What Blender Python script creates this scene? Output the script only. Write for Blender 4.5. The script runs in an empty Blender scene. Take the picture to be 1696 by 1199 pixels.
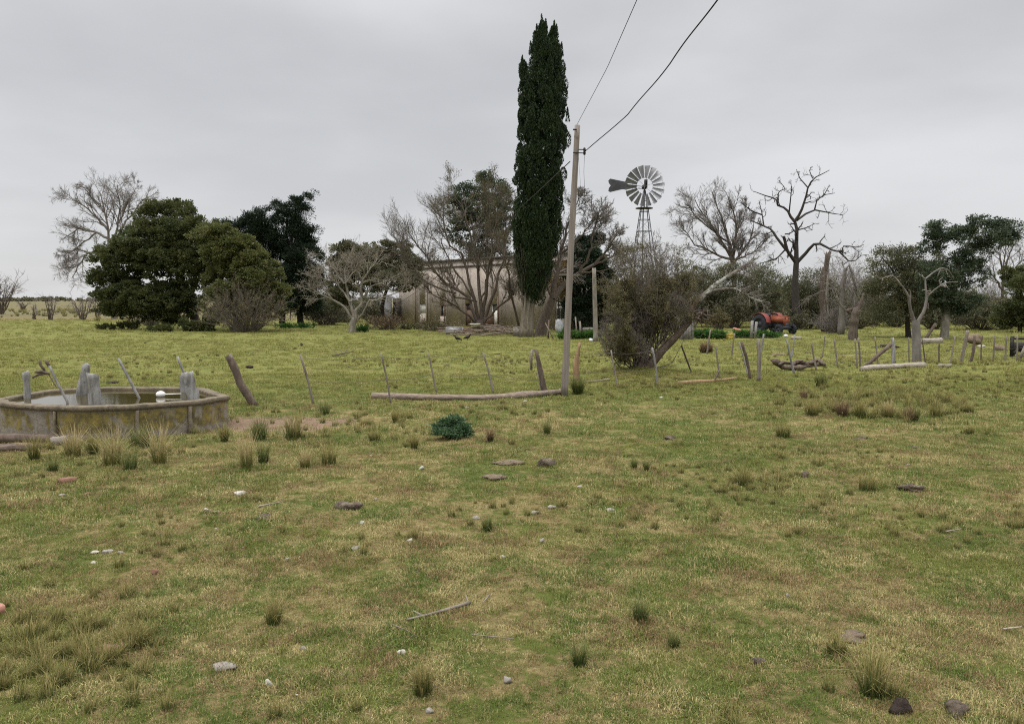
import bpy, math, random
import numpy as np
from math import radians as R, pi, sin, cos, atan, tan
from mathutils import Vector

# ------------------------------------------------------------------ camera
F, CX, CY, HZ, H = 1280.0, 848.0, 599.5, 497.0, 2.3
PITCH = atan((CY - HZ) / F)
scene = bpy.context.scene
cam = bpy.data.cameras.new("camera"); cam.sensor_width = 36; cam.lens = F / 1696 * 36
cam.clip_start = 0.1; cam.clip_end = 20000
camo = bpy.data.objects.new("camera", cam); scene.collection.objects.link(camo)
camo.location = (0, 0, H); camo.rotation_euler = (pi / 2 - PITCH, 0, 0)
scene.camera = camo
scene.render.resolution_x = 1024; scene.render.resolution_y = 723
scene.view_settings.view_transform = 'Standard'; scene.view_settings.look = 'None'
try:
    scene.render.engine = 'CYCLES'; scene.cycles.filter_width = 1.1; scene.cycles.use_denoising = False
except Exception: pass
scene.view_settings.exposure = 0.11; scene.view_settings.gamma = 1

# ------------------------------------------------------------------ sky and sun
SUN_EL, SUN_AZ = R(52), R(-35)
world = bpy.data.worlds.new("World"); scene.world = world; world.use_nodes = True
nt = world.node_tree; nt.nodes.clear()
def nd(nt, t, **kw):
    n = nt.nodes.new(t)
    for k, v in kw.items():
        if k[0] == '_': n.inputs[k[1:].replace('_', ' ')].default_value = v
        else: setattr(n, k, v)
    return n
def math_(nt, op, a, b=None, c=None, clamp=False):
    n = nt.nodes.new('ShaderNodeMath'); n.operation = op; n.use_clamp = clamp
    for i, v in enumerate((a, b, c)):
        if v is None: continue
        if hasattr(v, 'links'): nt.links.new(v, n.inputs[i])
        else: n.inputs[i].default_value = v
    return n.outputs[0]
def mixc(nt, f, a, b, mode='MIX'):
    n = nt.nodes.new('ShaderNodeMix'); n.data_type = 'RGBA'; n.blend_type = mode
    for i, v in ((0, f), (6, a), (7, b)):
        if hasattr(v, 'links'): nt.links.new(v, n.inputs[i])
        else: n.inputs[i].default_value = v if i == 0 else (*v, 1)[:4]
    return n.outputs[2]
def maprange(nt, v, a, b, c=0., d=1., smooth=True):
    n = nt.nodes.new('ShaderNodeMapRange'); n.interpolation_type = 'SMOOTHSTEP' if smooth else 'LINEAR'
    nt.links.new(v, n.inputs[0])
    for i, x in enumerate((a, b, c, d)): n.inputs[i + 1].default_value = x
    return n.outputs[0]
def noise(nt, vec, scale, detail=4., rough=.55, dist=0., out=0):
    n = nt.nodes.new('ShaderNodeTexNoise'); nt.links.new(vec, n.inputs['Vector'])
    n.inputs['Scale'].default_value = scale; n.inputs['Detail'].default_value = detail
    n.inputs['Roughness'].default_value = rough; n.inputs['Distortion'].default_value = dist
    return n.outputs[out]
def mapping(nt, vec, loc=(0, 0, 0), sc=(1, 1, 1), rot=(0, 0, 0)):
    n = nt.nodes.new('ShaderNodeMapping'); nt.links.new(vec, n.inputs[0])
    n.inputs[1].default_value = loc; n.inputs[2].default_value = rot; n.inputs[3].default_value = sc
    return n.outputs[0]

sky = nd(nt, 'ShaderNodeTexSky', sky_type='NISHITA', sun_disc=False, sun_elevation=SUN_EL, sun_rotation=SUN_AZ)
bg1 = nd(nt, 'ShaderNodeBackground', _Strength=0.1); nt.links.new(sky.outputs[0], bg1.inputs[0])
tc = nd(nt, 'ShaderNodeTexCoord')
sep = nd(nt, 'ShaderNodeSeparateXYZ'); nt.links.new(tc.outputs['Generated'], sep.inputs[0])
# cloud deck: project the view direction on a flat layer so that clouds stretch towards the horizon
zc = math_(nt, 'MAXIMUM', sep.outputs[2], 0.0)
zz = math_(nt, 'ADD', zc, 0.16)
u = math_(nt, 'DIVIDE', sep.outputs[0], zz); v = math_(nt, 'DIVIDE', sep.outputs[1], zz)
cmb = nd(nt, 'ShaderNodeCombineXYZ'); nt.links.new(u, cmb.inputs[0]); nt.links.new(v, cmb.inputs[1])
cv = mapping(nt, cmb.outputs[0], loc=(3.1, 0.7, 0))
n1 = noise(nt, cv, 0.42, 3, .5, .3); n2 = noise(nt, cv, 1.3, 5, .5)
cl = math_(nt, 'ADD', math_(nt, 'MULTIPLY', n1, .76), math_(nt, 'MULTIPLY', n2, .24))
cl = maprange(nt, cl, .33, .63)
hor = maprange(nt, zc, 0.0, 0.30)                   # near the horizon the deck reads smooth and pale
dark = mixc(nt, hor, (.58, .585, .60), (.50, .505, .52))
lite = mixc(nt, hor, (.66, .665, .68), (.765, .77, .78))
ccol = mixc(nt, cl, dark, lite)
zen = maprange(nt, zc, 0.38, 0.90, 1.0, 4.4)         # an overcast sky is brightest overhead
bg2 = nd(nt, 'ShaderNodeBackground'); nt.links.new(ccol, bg2.inputs[0]); nt.links.new(zen, bg2.inputs[1])
mxs = nd(nt, 'ShaderNodeMixShader', _Fac=0.94); nt.links.new(bg1.outputs[0], mxs.inputs[1]); nt.links.new(bg2.outputs[0], mxs.inputs[2])
wo = nd(nt, 'ShaderNodeOutputWorld'); nt.links.new(mxs.outputs[0], wo.inputs[0])
sl = bpy.data.lights.new("sun", 'SUN'); sl.energy = 1.5; sl.angle = R(22); sl.color = (1, .97, .92)
so = bpy.data.objects.new("sun", sl); scene.collection.objects.link(so)
so.rotation_euler = Vector((sin(SUN_AZ) * cos(SUN_EL), -0.2 * cos(SUN_EL), sin(SUN_EL))).to_track_quat('Z', 'Y').to_euler()

# ------------------------------------------------------------------ geometry helpers
def ray(px, py):
    z = -(py - CY) / F; x = (px - CX) / F
    return x, cos(PITCH) + z * sin(PITCH), -sin(PITCH) + z * cos(PITCH)
def D(py): return G(0, py)[1]
def G(px, py, z0=0.):
    x, y, z = ray(px, py); t = (z0 - H) / z
    return np.array((x * t, y * t, z0))
def P(px, py, Y):
    x, y, z = ray(px, py); t = Y / y
    return np.array((x * t, Y, H + z * t))
def lattice(seed):
    return np.random.RandomState(seed).rand(64, 64)
def vn(x, y, s, seed=0, octv=3):
    x = np.asarray(x, float); y = np.asarray(y, float); o = 0; a = 1; tot = 0
    for k in range(octv):
        L = lattice(seed + k); xx = x / s + 17.3 * k; yy = y / s + 5.1 * k
        xi = np.floor(xx).astype(int); yi = np.floor(yy).astype(int); fx = xx - xi; fy = yy - yi
        fx = fx * fx * (3 - 2 * fx); fy = fy * fy * (3 - 2 * fy)
        g = lambda i, j: L[(xi + i) % 64, (yi + j) % 64]
        o = o + a * ((g(0, 0) * (1 - fx) + g(1, 0) * fx) * (1 - fy) + (g(0, 1) * (1 - fx) + g(1, 1) * fx) * fy)
        tot += a; a *= .5; s *= .5
    return o / tot
TREE_BASE = G(1060, 625)
def gh(x, y):
    x = np.asarray(x, float); y = np.asarray(y, float)
    near = np.exp(-(y / 60.) ** 2)
    h = (vn(x, y, 3.1, 3) - .5) * .10 * near + (vn(x, y, .42, 9, 3) - .5) * .055 * np.exp(-(y / 18.) ** 2)
    h = h + .28 * np.exp(-(((x - TREE_BASE[0]) / 1.5) ** 2 + ((y - TREE_BASE[1]) / 1.0) ** 2))
    return h
def on(px, py, up=0.):
    p = G(px, py); p[2] = float(gh(p[0], p[1])) + up
    return p

def mesh_from(name, V, Q, smooth=False):
    V = np.ascontiguousarray(V, dtype=np.float32); Q = np.ascontiguousarray(Q, dtype=np.int32)
    me = bpy.data.meshes.new(name); n, k = Q.shape
    me.vertices.add(len(V)); me.vertices.foreach_set('co', V.ravel())
    me.loops.add(n * k); me.loops.foreach_set('vertex_index', Q.ravel())
    me.polygons.add(n); me.polygons.foreach_set('loop_start', np.arange(0, n * k, k, dtype=np.int32))
    me.update(calc_edges=True); me.validate()
    if smooth: me.polygons.foreach_set('use_smooth', np.ones(len(me.polygons), dtype=bool))
    return me
def tag(o, label=None, cat=None, group=None, kind=None):
    for k, v in (('label', label), ('category', cat), ('group', group), ('kind', kind)):
        if v: o[k] = v
    return o
LOCS = {}
def empty(name, loc, label, cat, group=None):
    o = bpy.data.objects.new(name, None); scene.collection.objects.link(o)
    o.location = tuple(float(a) for a in loc); o.empty_display_size = .2; LOCS[o.name] = np.array(loc, float)
    return tag(o, label, cat, group)
def link(name, me, mt, parent=None, origin=None):
    """me has world coordinates; origin (or the parent's) is subtracted"""
    root = parent
    off = np.zeros(3)
    if parent is not None: off = LOCS[parent.name]
    elif origin is not None: off = np.array(origin, float)
    if np.any(off):
        c = np.empty(len(me.vertices) * 3, dtype=np.float32); me.vertices.foreach_get('co', c)
        c = c.reshape(-1, 3) - off.astype(np.float32); me.vertices.foreach_set('co', c.ravel()); me.update()
    o = bpy.data.objects.new(name, me); scene.collection.objects.link(o)
    if mt is not None: me.materials.append(mt)
    if parent is not None: o.parent = parent; LOCS[o.name] = off
    elif origin is not None: o.location = tuple(float(a) for a in origin); LOCS[o.name] = off
    else: LOCS[o.name] = off
    return o

class MB:
    """collects quads/tris as quads"""
    def __init__(s): s.V = []; s.Q = []; s.n = 0
    def add(s, V, Q):
        V = np.asarray(V, float).reshape(-1, 3); Q = np.asarray(Q, int)
        if Q.shape[1] == 3: Q = np.c_[Q, Q[:, 2]]
        s.V.append(V); s.Q.append(Q + s.n); s.n += len(V); return s
    def box(s, c, size, rot=0., M=None, jit=0., rng=None):
        x, y, z = np.array(size) / 2.
        v = np.array([(a * x, b * y, d * z) for d in (-1, 1) for b in (-1, 1) for a in (-1, 1)], float)
        if jit: v += (rng or np.random.RandomState(1)).uniform(-jit, jit, v.shape)
        if M is not None: v = v @ np.array(M).T
        if rot: v = v @ np.array([[cos(rot), sin(rot), 0], [-sin(rot), cos(rot), 0], [0, 0, 1]])
        return s.add(v + np.array(c), [(0, 2, 3, 1), (4, 5, 7, 6), (0, 1, 5, 4), (2, 6, 7, 3), (0, 4, 6, 2), (1, 3, 7, 5)])
    def tube(s, pts, rad, sides=8, jit=0., seed=0, cap=True, jag=0.):
        pts = np.array(pts, float); rad = np.broadcast_to(np.array(rad, float), (len(pts),)).copy()
        if cap:
            pts = np.vstack([pts[:1], pts, pts[-1:]]); rad = np.r_[1e-4, rad, 1e-4]
        V, Q = tubes(pts[None], rad[None], sides, jit, seed)
        if jag:
            m_ = len(pts); ax_ = unit(pts[-2] - pts[-3] if m_ > 3 else pts[-1] - pts[0]); rs_ = np.random.RandomState(seed + 5)
            V = V.reshape(m_, sides, 3); V[-2] += ax_ * (rs_.uniform(-1, 1, (sides, 1)) * jag * rad[-2]); V = V.reshape(-1, 3)
        return s.add(V, Q)
    def build(s, name, mt, parent=None, origin=None, smooth=False):
        V = np.vstack(s.V); Q = np.vstack(s.Q)
        me = bpy.data.meshes.new(name)
        tri = Q[:, 2] == Q[:, 3]
        if tri.any():
            me.from_pydata(V.tolist(), [], [tuple(q[:3]) if t else tuple(q) for q, t in zip(Q.tolist(), tri)])
            if smooth: me.polygons.foreach_set('use_smooth', np.ones(len(me.polygons), dtype=bool))
        else: me = mesh_from(name, V, Q, smooth)
        return link(name, me, mt, parent, origin)

def tubes(P_, R_, sides, jit=0., seed=0):
    P_ = np.asarray(P_, float); R_ = np.asarray(R_, float)
    n, m, _ = P_.shape
    T = np.gradient(P_, axis=1)
    T /= np.linalg.norm(T, axis=2, keepdims=True) + 1e-9
    main = P_[:, -1] - P_[:, 0]; main = main / (np.linalg.norm(main, axis=1, keepdims=True) + 1e-9)
    ref = np.where(np.abs(main[:, 2:3]) > .8, np.array([[1., 0.13, 0]]), np.array([[0.1, 0.05, 1.]]))[:, None, :]
    A = np.cross(T, np.broadcast_to(ref, T.shape)); A /= np.linalg.norm(A, axis=2, keepdims=True) + 1e-9
    B = np.cross(T, A)
    th = np.arange(sides) * 2 * pi / sides
    rr = R_[:, :, None] * np.ones(sides)
    if jit:
        rs = np.random.RandomState(seed)
        ridge = 1 + rs.uniform(-jit, jit, (n, 1, sides))
        rr = rr * ridge * (1 + rs.uniform(-jit * .5, jit * .5, (n, m, sides)))
    V = P_[:, :, None, :] + A[:, :, None, :] * (np.cos(th) * rr)[..., None] + B[:, :, None, :] * (np.sin(th) * rr)[..., None]
    idx = np.arange(n * m * sides).reshape(n, m, sides); nx = np.roll(idx, -1, axis=2)
    Q = np.stack([idx[:, :-1], nx[:, :-1], nx[:, 1:], idx[:, 1:]], -1).reshape(-1, 4)
    return V.reshape(-1, 3), Q
def resample(poly, m):
    poly = np.array(poly, float)
    d = np.r_[0, np.cumsum(np.linalg.norm(np.diff(poly, axis=0), axis=1))]
    t = np.linspace(0, d[-1], m)
    return np.stack([np.interp(t, d, poly[:, k]) for k in range(poly.shape[1])], 1)
def rot_about(v, k, a):
    c = np.cos(a)[:, None]; s_ = np.sin(a)[:, None]
    return v * c + np.cross(k, v) * s_ + k * (np.sum(k * v, 1, keepdims=True)) * (1 - c)
def unit(v): return v / (np.linalg.norm(v, axis=-1, keepdims=True) + 1e-9)
def grow(rs, p, d, L, r, nseg=5, wob=.2, trop=(0, 0, .05), taper=.35):
    n = len(p); pts = [p]; d = unit(d)
    for k in range(nseg):
        d = unit(d + rs.normal(0, wob, (n, 3)) + np.array(trop))
        pts.append(pts[-1] + d * (L / nseg)[:, None])
    t = np.linspace(0, 1, nseg + 1)
    return np.stack(pts, 1), r[:, None] * (1 - (1 - taper) * t)[None]
def spawn(rs, pts, rad, k, tmin=.2, ang=(30, 60), lf=(.4, .7), rf=.55, L=None, rmin=.0, flat=None):
    n, m, _ = pts.shape
    if L is None: L = np.linalg.norm(np.diff(pts, axis=1), axis=2).sum(1)
    t = tmin + (1 - tmin) * rs.rand(n * k) ** .8; b = np.repeat(np.arange(n), k)
    f = t * (m - 1); i = np.minimum(f.astype(int), m - 2); f = (f - i)[:, None]
    p = pts[b, i] * (1 - f) + pts[b, i + 1] * f
    r0 = rad[b, i] * (1 - f[:, 0]) + rad[b, i + 1] * f[:, 0]
    tg = unit(pts[b, i + 1] - pts[b, i])
    ax = unit(np.cross(tg, rs.normal(size=tg.shape)))
    d = rot_about(tg, ax, np.radians(rs.uniform(ang[0], ang[1], n * k)))
    LL = L[b] * rs.uniform(lf[0], lf[1], n * k) * (1.15 - .5 * t)
    return p, d, LL, np.maximum(r0 * rf, rmin)

def leaves(c, d, size, aspect, rs, droop=0.):
    """diamond leaves: centre c, pointing roughly along d"""
    n = len(c); d = unit(d + rs.normal(0, .35, (n, 3)))
    s_ = unit(np.cross(d, rs.normal(size=(n, 3)))); nrm = np.cross(d, s_)
    L = (size * rs.uniform(.65, 1.35, n))[:, None]; W = L * aspect
    V = np.stack([c - d * L * .5, c + s_ * W * .5 + nrm * L * .08, c + d * L * .5, c - s_ * W * .5 + nrm * L * .08], 1)
    return V.reshape(-1, 3), np.arange(n * 4).reshape(n, 4)
def lobes_px(L, Y, rs, zsc=1.0, flat=.8):
    out = []
    for q in L:
        px, py, rx, ry = q[:4]; off = q[4] if len(q) > 4 else rs.uniform(-.6, .6) * rx / F * Y
        c = P(px, py, Y + off); k = (Y + off) / F
        out.append((c, np.array((rx * k, (rx + ry) * .5 * k * flat, ry * k))))
    return out
def crown(lobes, nleaf, size, aspect, rs, clump=.3, per=60, outw=1., up=.3, inner=.25, fuzz=1.0):
    """leaf clumps spread over and inside ellipsoid lobes"""
    vol = np.array([r[0] * r[1] + r[0] * r[2] + r[1] * r[2] for c, r in lobes]); share = vol / vol.sum()
    C, DD = [], []
    for (c, r), s_ in zip(lobes, share):
        nc = max(4, int(nleaf * s_ / per))
        u_ = unit(rs.normal(size=(nc, 3))); u_[:, 2] = np.where(rs.rand(nc) < .25, -np.abs(u_[:, 2]), np.abs(u_[:, 2]) * rs.choice([1, 1, 1, -1], nc))
        rad = np.where(rs.rand(nc) < inner, rs.uniform(.3, .85, nc), rs.uniform(.82, 1.06, nc))
        kk = rs.normal(size=(5, 3)) * 2.2; bump_ = 1 + .11 * np.sin(u_ @ kk.T + rs.rand(5) * 6.3).sum(1) / 1.5
        cc = c + u_ * r * (rad * bump_)[:, None]
        cr = clump * rs.uniform(.6, 1.4, nc)
        q = unit(rs.normal(size=(nc, per, 3))) * (rs.rand(nc, per, 1) ** .45)
        q = q * cr[:, None, None] * np.array((1, 1, .62)) * fuzz
        pp = cc[:, None] + q
        dd = unit(q) * .8 + u_[:, None] * outw + np.array((0, 0, up))
        C.append(pp.reshape(-1, 3)); DD.append(dd.reshape(-1, 3))
    C = np.vstack(C); DD = np.vstack(DD)
    gap = np.sin(C[:, 0] * 1.9 / max(clump, .2) * .5 + 1.3 * np.sin(C[:, 2] * 1.1 / max(clump, .2) * .5)) * np.sin(C[:, 2] * 2.3 / max(clump, .2) * .5 + C[:, 1]) 
    ok = (C[:, 2] > .05) & (gap + rs.normal(0, .25, len(C)) > -.62)
    return leaves(C[ok], DD[ok], size, aspect, rs)

# ------------------------------------------------------------------ materials
def newmat(name):
    m = bpy.data.materials.new(name); m.use_nodes = True
    return m, m.node_tree, m.node_tree.nodes['Principled BSDF']
def pm(name, c1, c2, scale=5, rough=.9, bump=.3, stretch=(1, 1, 1), c3=None, t3=(.55, .7), s3=2., detail=6, bscale=None, metal=0., world_=False, spec=.3):
    m, nt, b = newmat(name)
    if world_: co = nd(nt, 'ShaderNodeNewGeometry').outputs['Position']
    else: co = nd(nt, 'ShaderNodeTexCoord').outputs['Object']
    mp = mapping(nt, co, sc=stretch)
    f = maprange(nt, noise(nt, mp, scale, detail, .65), .3, .7)
    col = mixc(nt, f, c1, c2)
    if c3 is not None:
        col = mixc(nt, maprange(nt, noise(nt, mapping(nt, co, loc=(7, 3, 1)), s3, 5, .6), t3[0], t3[1]), col, c3)
    nt.links.new(col, b.inputs['Base Color']); b.inputs['Roughness'].default_value = rough
    b.inputs['Metallic'].default_value = metal; b.inputs['Specular IOR Level'].default_value = spec
    if bump:
        bn = nd(nt, 'ShaderNodeBump', _Strength=bump, _Distance=.02)
        nt.links.new(noise(nt, mp, bscale or scale * 3, 6, .7), bn.inputs['Height']); nt.links.new(bn.outputs[0], b.inputs['Normal'])
    return m
def leafmat(name, c1, c2, c3, scale=.8, trans=.25, rough=.6, spec=.25):
    m, nt, b = newmat(name)
    geo = nd(nt, 'ShaderNodeNewGeometry')
    f = maprange(nt, noise(nt, geo.outputs['Position'], scale, 3, .6), .35, .65)
    col = mixc(nt, f, c1, c2)
    col = mixc(nt, maprange(nt, geo.outputs['Random Per Island'], .55, 1., 0, .75, False), col, c3)
    nt.links.new(col, b.inputs['Base Color']); b.inputs['Roughness'].default_value = rough
    b.inputs['Specular IOR Level'].default_value = spec
    if trans:
        tr = nd(nt, 'ShaderNodeBsdfTranslucent'); nt.links.new(col, tr.inputs[0])
        mx = nd(nt, 'ShaderNodeMixShader', _Fac=trans); nt.links.new(b.outputs[0], mx.inputs[1]); nt.links.new(tr.outputs[0], mx.inputs[2])
        nt.links.new(mx.outputs[0], nt.nodes['Material Output'].inputs[0])
    return m

BARE = G(440, 702)
def pasture_group():
    g = bpy.data.node_groups.new('pasture', 'ShaderNodeTree')
    for nme in ('Green', 'Straw', 'Soil'): g.interface.new_socket(nme, in_out='OUTPUT', socket_type='NodeSocketFloat')
    go = g.nodes.new('NodeGroupOutput'); pos = nd(g, 'ShaderNodeNewGeometry').outputs['Position']
    fl = mapping(g, pos, sc=(1, 1, 0))
    sp = nd(g, 'ShaderNodeSeparateXYZ'); g.links.new(pos, sp.inputs[0]); y = sp.outputs[1]; x = sp.outputs[0]
    a = noise(g, fl, .55, 5, .62, .4); b = noise(g, mapping(g, fl, loc=(11, 4, 0)), 2.6, 5, .6, .3)
    c = noise(g, mapping(g, fl, loc=(31, 9, 0)), .16, 3, .5)
    d2 = noise(g, mapping(g, fl, loc=(2, 8, 0)), 11., 4, .6, .3)
    dry = math_(g, 'ADD', math_(g, 'ADD', math_(g, 'MULTIPLY', a, .30), math_(g, 'MULTIPLY', b, .36)), math_(g, 'MULTIPLY', d2, .34))
    dry = math_(g, 'ADD', dry, math_(g, 'MULTIPLY', math_(g, 'SUBTRACT', c, .5), .12))
    # the lawn inside the fence is greener, the far field is dry
    inside = maprange(g, y, 14, 21, .0, -.07); far = maprange(g, y, 78, 105, 0, .20)
    dry = math_(g, 'ADD', math_(g, 'ADD', dry, inside), far)
    g.links.new(maprange(g, dry, .448, .552), go.inputs['Straw'])
    g.links.new(maprange(g, noise(g, mapping(g, fl, loc=(3, 44, 0)), 1.1, 4, .6), .35, .65), go.inputs['Green'])
    dx = math_(g, 'DIVIDE', math_(g, 'SUBTRACT', x, float(BARE[0])), 1.8); dy = math_(g, 'DIVIDE', math_(g, 'SUBTRACT', y, float(BARE[1])), .95)
    rr = math_(g, 'SQRT', math_(g, 'ADD', math_(g, 'MULTIPLY', dx, dx), math_(g, 'MULTIPLY', dy, dy)))
    rr = math_(g, 'ADD', rr, math_(g, 'MULTIPLY', math_(g, 'SUBTRACT', b, .5), 1.6))
    s1 = maprange(g, rr, 1.15, .75)
    s2 = maprange(g, noise(g, mapping(g, fl, loc=(71, 5, 0)), 1.9, 5, .65), .66, .74, 0, .8)
    g.links.new(math_(g, 'MAXIMUM', s1, s2), go.inputs['Soil'])
    return g
PG = pasture_group()
def pg(nt):
    n = nt.nodes.new('ShaderNodeGroup'); n.node_tree = PG; return n
def nd_sepy(nt):
    q = nd(nt, 'ShaderNodeSeparateXYZ'); nt.links.new(nd(nt, 'ShaderNodeNewGeometry').outputs['Position'], q.inputs[0]); return q.outputs[1]
def ground_mat():
    m, nt, b = newmat('pasture_ground'); p = pg(nt)
    pos = nd(nt, 'ShaderNodeNewGeometry').outputs['Position']
    fn = maprange(nt, noise(nt, pos, 26, 6, .75), .3, .7); fm = maprange(nt, noise(nt, pos, 7, 6, .7), .32, .68)
    lawn = maprange(nt, nd_sepy(nt), 15, 24)
    green = mixc(nt, p.outputs['Green'], (.075, .10, .02), (.115, .13, .028))
    green = mixc(nt, lawn, green, mixc(nt, p.outputs['Green'], (.140, .155, .040), (.195, .188, .052)))
    green = mixc(nt, math_(nt, 'MULTIPLY', fn, .55), green, (.06, .065, .02))
    straw = mixc(nt, fm, (.185, .143, .060), (.30, .240, .105))
    straw = mixc(nt, maprange(nt, nd_sepy(nt), 75, 110), straw, (.135, .125, .068)); straw = mixc(nt, math_(nt, 'MULTIPLY', fn, .8), straw, (.12, .09, .042))
    col = mixc(nt, p.outputs['Straw'], green, straw)
    soil = mixc(nt, fn, (.15, .098, .066), (.235, .165, .115))
    col = mixc(nt, p.outputs['Soil'], col, soil)
    # dark specks scattered by noise
    sp = maprange(nt, noise(nt, mapping(nt, pos, loc=(5, 1, 0)), 3.2, 4, .7), .70, .78, 0, .7)
    col = mixc(nt, sp, col, (.045, .04, .022))
    nt.links.new(col, b.inputs['Base Color']); b.inputs['Roughness'].default_value = 1; b.inputs['Specular IOR Level'].default_value = .1
    bn = nd(nt, 'ShaderNodeBump', _Strength=.9, _Distance=.05); nt.links.new(noise(nt, pos, 14, 8, .75), bn.inputs['Height'])
    nt.links.new(bn.outputs[0], b.inputs['Normal'])
    return m
def blade_mat():
    m, nt, b = newmat('grass_blade'); p = pg(nt)
    geo = nd(nt, 'ShaderNodeNewGeometry'); rnd = geo.outputs['Random Per Island']
    oi = nd(nt, 'ShaderNodeObjectInfo').outputs['Random']
    lawn = maprange(nt, nd_sepy(nt), 15, 24)
    g1 = mixc(nt, p.outputs['Green'], (.125, .18, .03), (.225, .24, .05))
    g1 = mixc(nt, lawn, g1, mixc(nt, p.outputs['Green'], (.20, .225, .042), (.30, .285, .062)))
    g1 = mixc(nt, maprange(nt, rnd, 0, 1, 0, .55, False), g1, (.075, .125, .022))
    st = mixc(nt, maprange(nt, noise(nt, geo.outputs['Position'], 1.7, 4, .6), .42, .6), mixc(nt, rnd, (.60, .50, .23), (.29, .24, .105)), mixc(nt, rnd, (.40, .27, .13), (.17, .115, .06)))
    # every blade decides for itself whether it is dry
    th = math_(nt, 'ADD', math_(nt, 'MULTIPLY', p.outputs['Straw'], .62), math_(nt, 'MULTIPLY', oi, .26))
    wn = nd(nt, 'ShaderNodeTexWhiteNoise', noise_dimensions='1D'); nt.links.new(rnd, wn.inputs['W'])
    dk = nd(nt, 'ShaderNodeTexWhiteNoise', noise_dimensions='1D'); nt.links.new(math_(nt, 'ADD', rnd, 3.7), dk.inputs['W'])
    isdry = maprange(nt, math_(nt, 'SUBTRACT', math_(nt, 'ADD', th, .06), wn.outputs[0]), -.03, .03, 0, 1, False)
    col = mixc(nt, isdry, g1, st)
    col = mixc(nt, maprange(nt, dk.outputs[0], .62, 1., 0, .75, False), col, (.055, .06, .02))
    col = mixc(nt, maprange(nt, dk.outputs[0], .14, 0., 0, .5, False), col, (.55, .50, .26))
    nt.links.new(col, b.inputs['Base Color']); b.inputs['Roughness'].default_value = .65; b.inputs['Specular IOR Level'].default_value = .25
    tr = nd(nt, 'ShaderNodeBsdfTranslucent'); nt.links.new(col, tr.inputs[0])
    mx = nd(nt, 'ShaderNodeMixShader', _Fac=.3); nt.links.new(b.outputs[0], mx.inputs[1]); nt.links.new(tr.outputs[0], mx.inputs[2])
    nt.links.new(mx.outputs[0], nt.nodes['Material Output'].inputs[0])
    return m
def tus_mat(name, base, tip, tip2):
    """tussock blades: green at the root, dry at the tip, as the plant really is"""
    m, nt, b = newmat(name)
    at = nd(nt, 'ShaderNodeAttribute', attribute_name='along'); rnd = nd(nt, 'ShaderNodeNewGeometry').outputs['Random Per Island']
    t = mixc(nt, rnd, tip, tip2)
    f = maprange(nt, math_(nt, 'ADD', at.outputs['Fac'], math_(nt, 'MULTIPLY', rnd, .5)), .25, 1.05)
    col = mixc(nt, f, base, t)
    nt.links.new(col, b.inputs['Base Color']); b.inputs['Roughness'].default_value = .7; b.inputs['Specular IOR Level'].default_value = .2
    tr = nd(nt, 'ShaderNodeBsdfTranslucent'); nt.links.new(col, tr.inputs[0])
    mx = nd(nt, 'ShaderNodeMixShader', _Fac=.25); nt.links.new(b.outputs[0], mx.inputs[1]); nt.links.new(tr.outputs[0], mx.inputs[2])
    nt.links.new(mx.outputs[0], nt.nodes['Material Output'].inputs[0])
    return m

M = {}
M['ground'] = ground_mat(); M['blade'] = blade_mat()
M['t_straw'] = tus_mat('tussock_straw', (.12, .13, .03), (.50, .40, .21), (.36, .28, .13))
M['t_olive'] = tus_mat('tussock_olive', (.06, .085, .02), (.20, .19, .05), (.34, .27, .12))
M['t_green'] = tus_mat('tussock_green', (.05, .08, .02), (.13, .17, .045), (.22, .20, .08))
M['t_brown'] = tus_mat('tussock_brown', (.07, .05, .03), (.16, .10, .06), (.22, .15, .08))
M['wood'] = pm('weathered_wood', (.24, .205, .165), (.13, .108, .088), 3, .9, .6, (4, 4, .6), (.10, .085, .07), (.58, .72), 6)
M['wood_dark'] = pm('dark_weathered_wood', (.15, .11, .085), (.075, .055, .042), 4, .9, .7, (3, 3, .8), (.24, .2, .165), (.6, .75), 5)
M['wood_grey'] = pm('silver_grey_wood', (.29, .28, .26), (.14, .132, .12), 4, .9, .8, (3.5, 3.5, .7), (.12, .115, .10), (.6, .72), 6)
M['wood_pole'] = pm('utility_pole_wood', (.155, .13, .108), (.25, .215, .185), 2.5, .9, .5, (7, 7, .35), (.11, .085, .068), (.62, .72), 3)
M['wood_tan'] = pm('orange_tan_wood', (.33, .22, .12), (.20, .125, .07), 4, .9, .6, (5, 5, .7))
M['log'] = pm('fallen_log_bark', (.27, .21, .165), (.13, .10, .078), 5, .95, .8, (.7, 4, 4), (.38, .33, .27), (.6, .72), 3)
M['log_pale'] = pm('bleached_log', (.34, .30, .24), (.20, .17, .135), 4, .9, .4, (.6, 4, 4))
M['bark_pale'] = pm('pale_bark', (.25, .225, .185), (.13, .115, .092), 3, .9, .5, (2, 2, .8), (.10, .085, .07), (.6, .75), 2)
M['bark_dark'] = pm('dark_bark', (.055, .045, .038), (.028, .023, .02), 5, .95, .6, (3, 3, .7))
M['bark_mid'] = pm('brown_bark', (.115, .09, .068), (.055, .042, .033), 5, .95, .6, (3, 3, .7))
M['bark_plane'] = pm('grey_bark', (.20, .18, .16), (.11, .095, .085), 2, .95, .4, (2, 2, .8))
M['twig_pale'] = pm('pale_twigs', (.27, .235, .185), (.16, .135, .105), 2, .9, 0)
M['twig_brown'] = pm('brown_twigs', (.16, .135, .105), (.09, .074, .058), 2, .9, 0)
M['twig_grey'] = pm('grey_twigs', (.21, .185, .165), (.135, .115, .10), 2, .9, 0)
M['cyp_bark'] = pm('cypress_bark', (.22, .19, .145), (.10, .083, .062), 5, .95, .9, (6, 6, .25), (.09, .07, .05), (.55, .7), 2)
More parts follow.
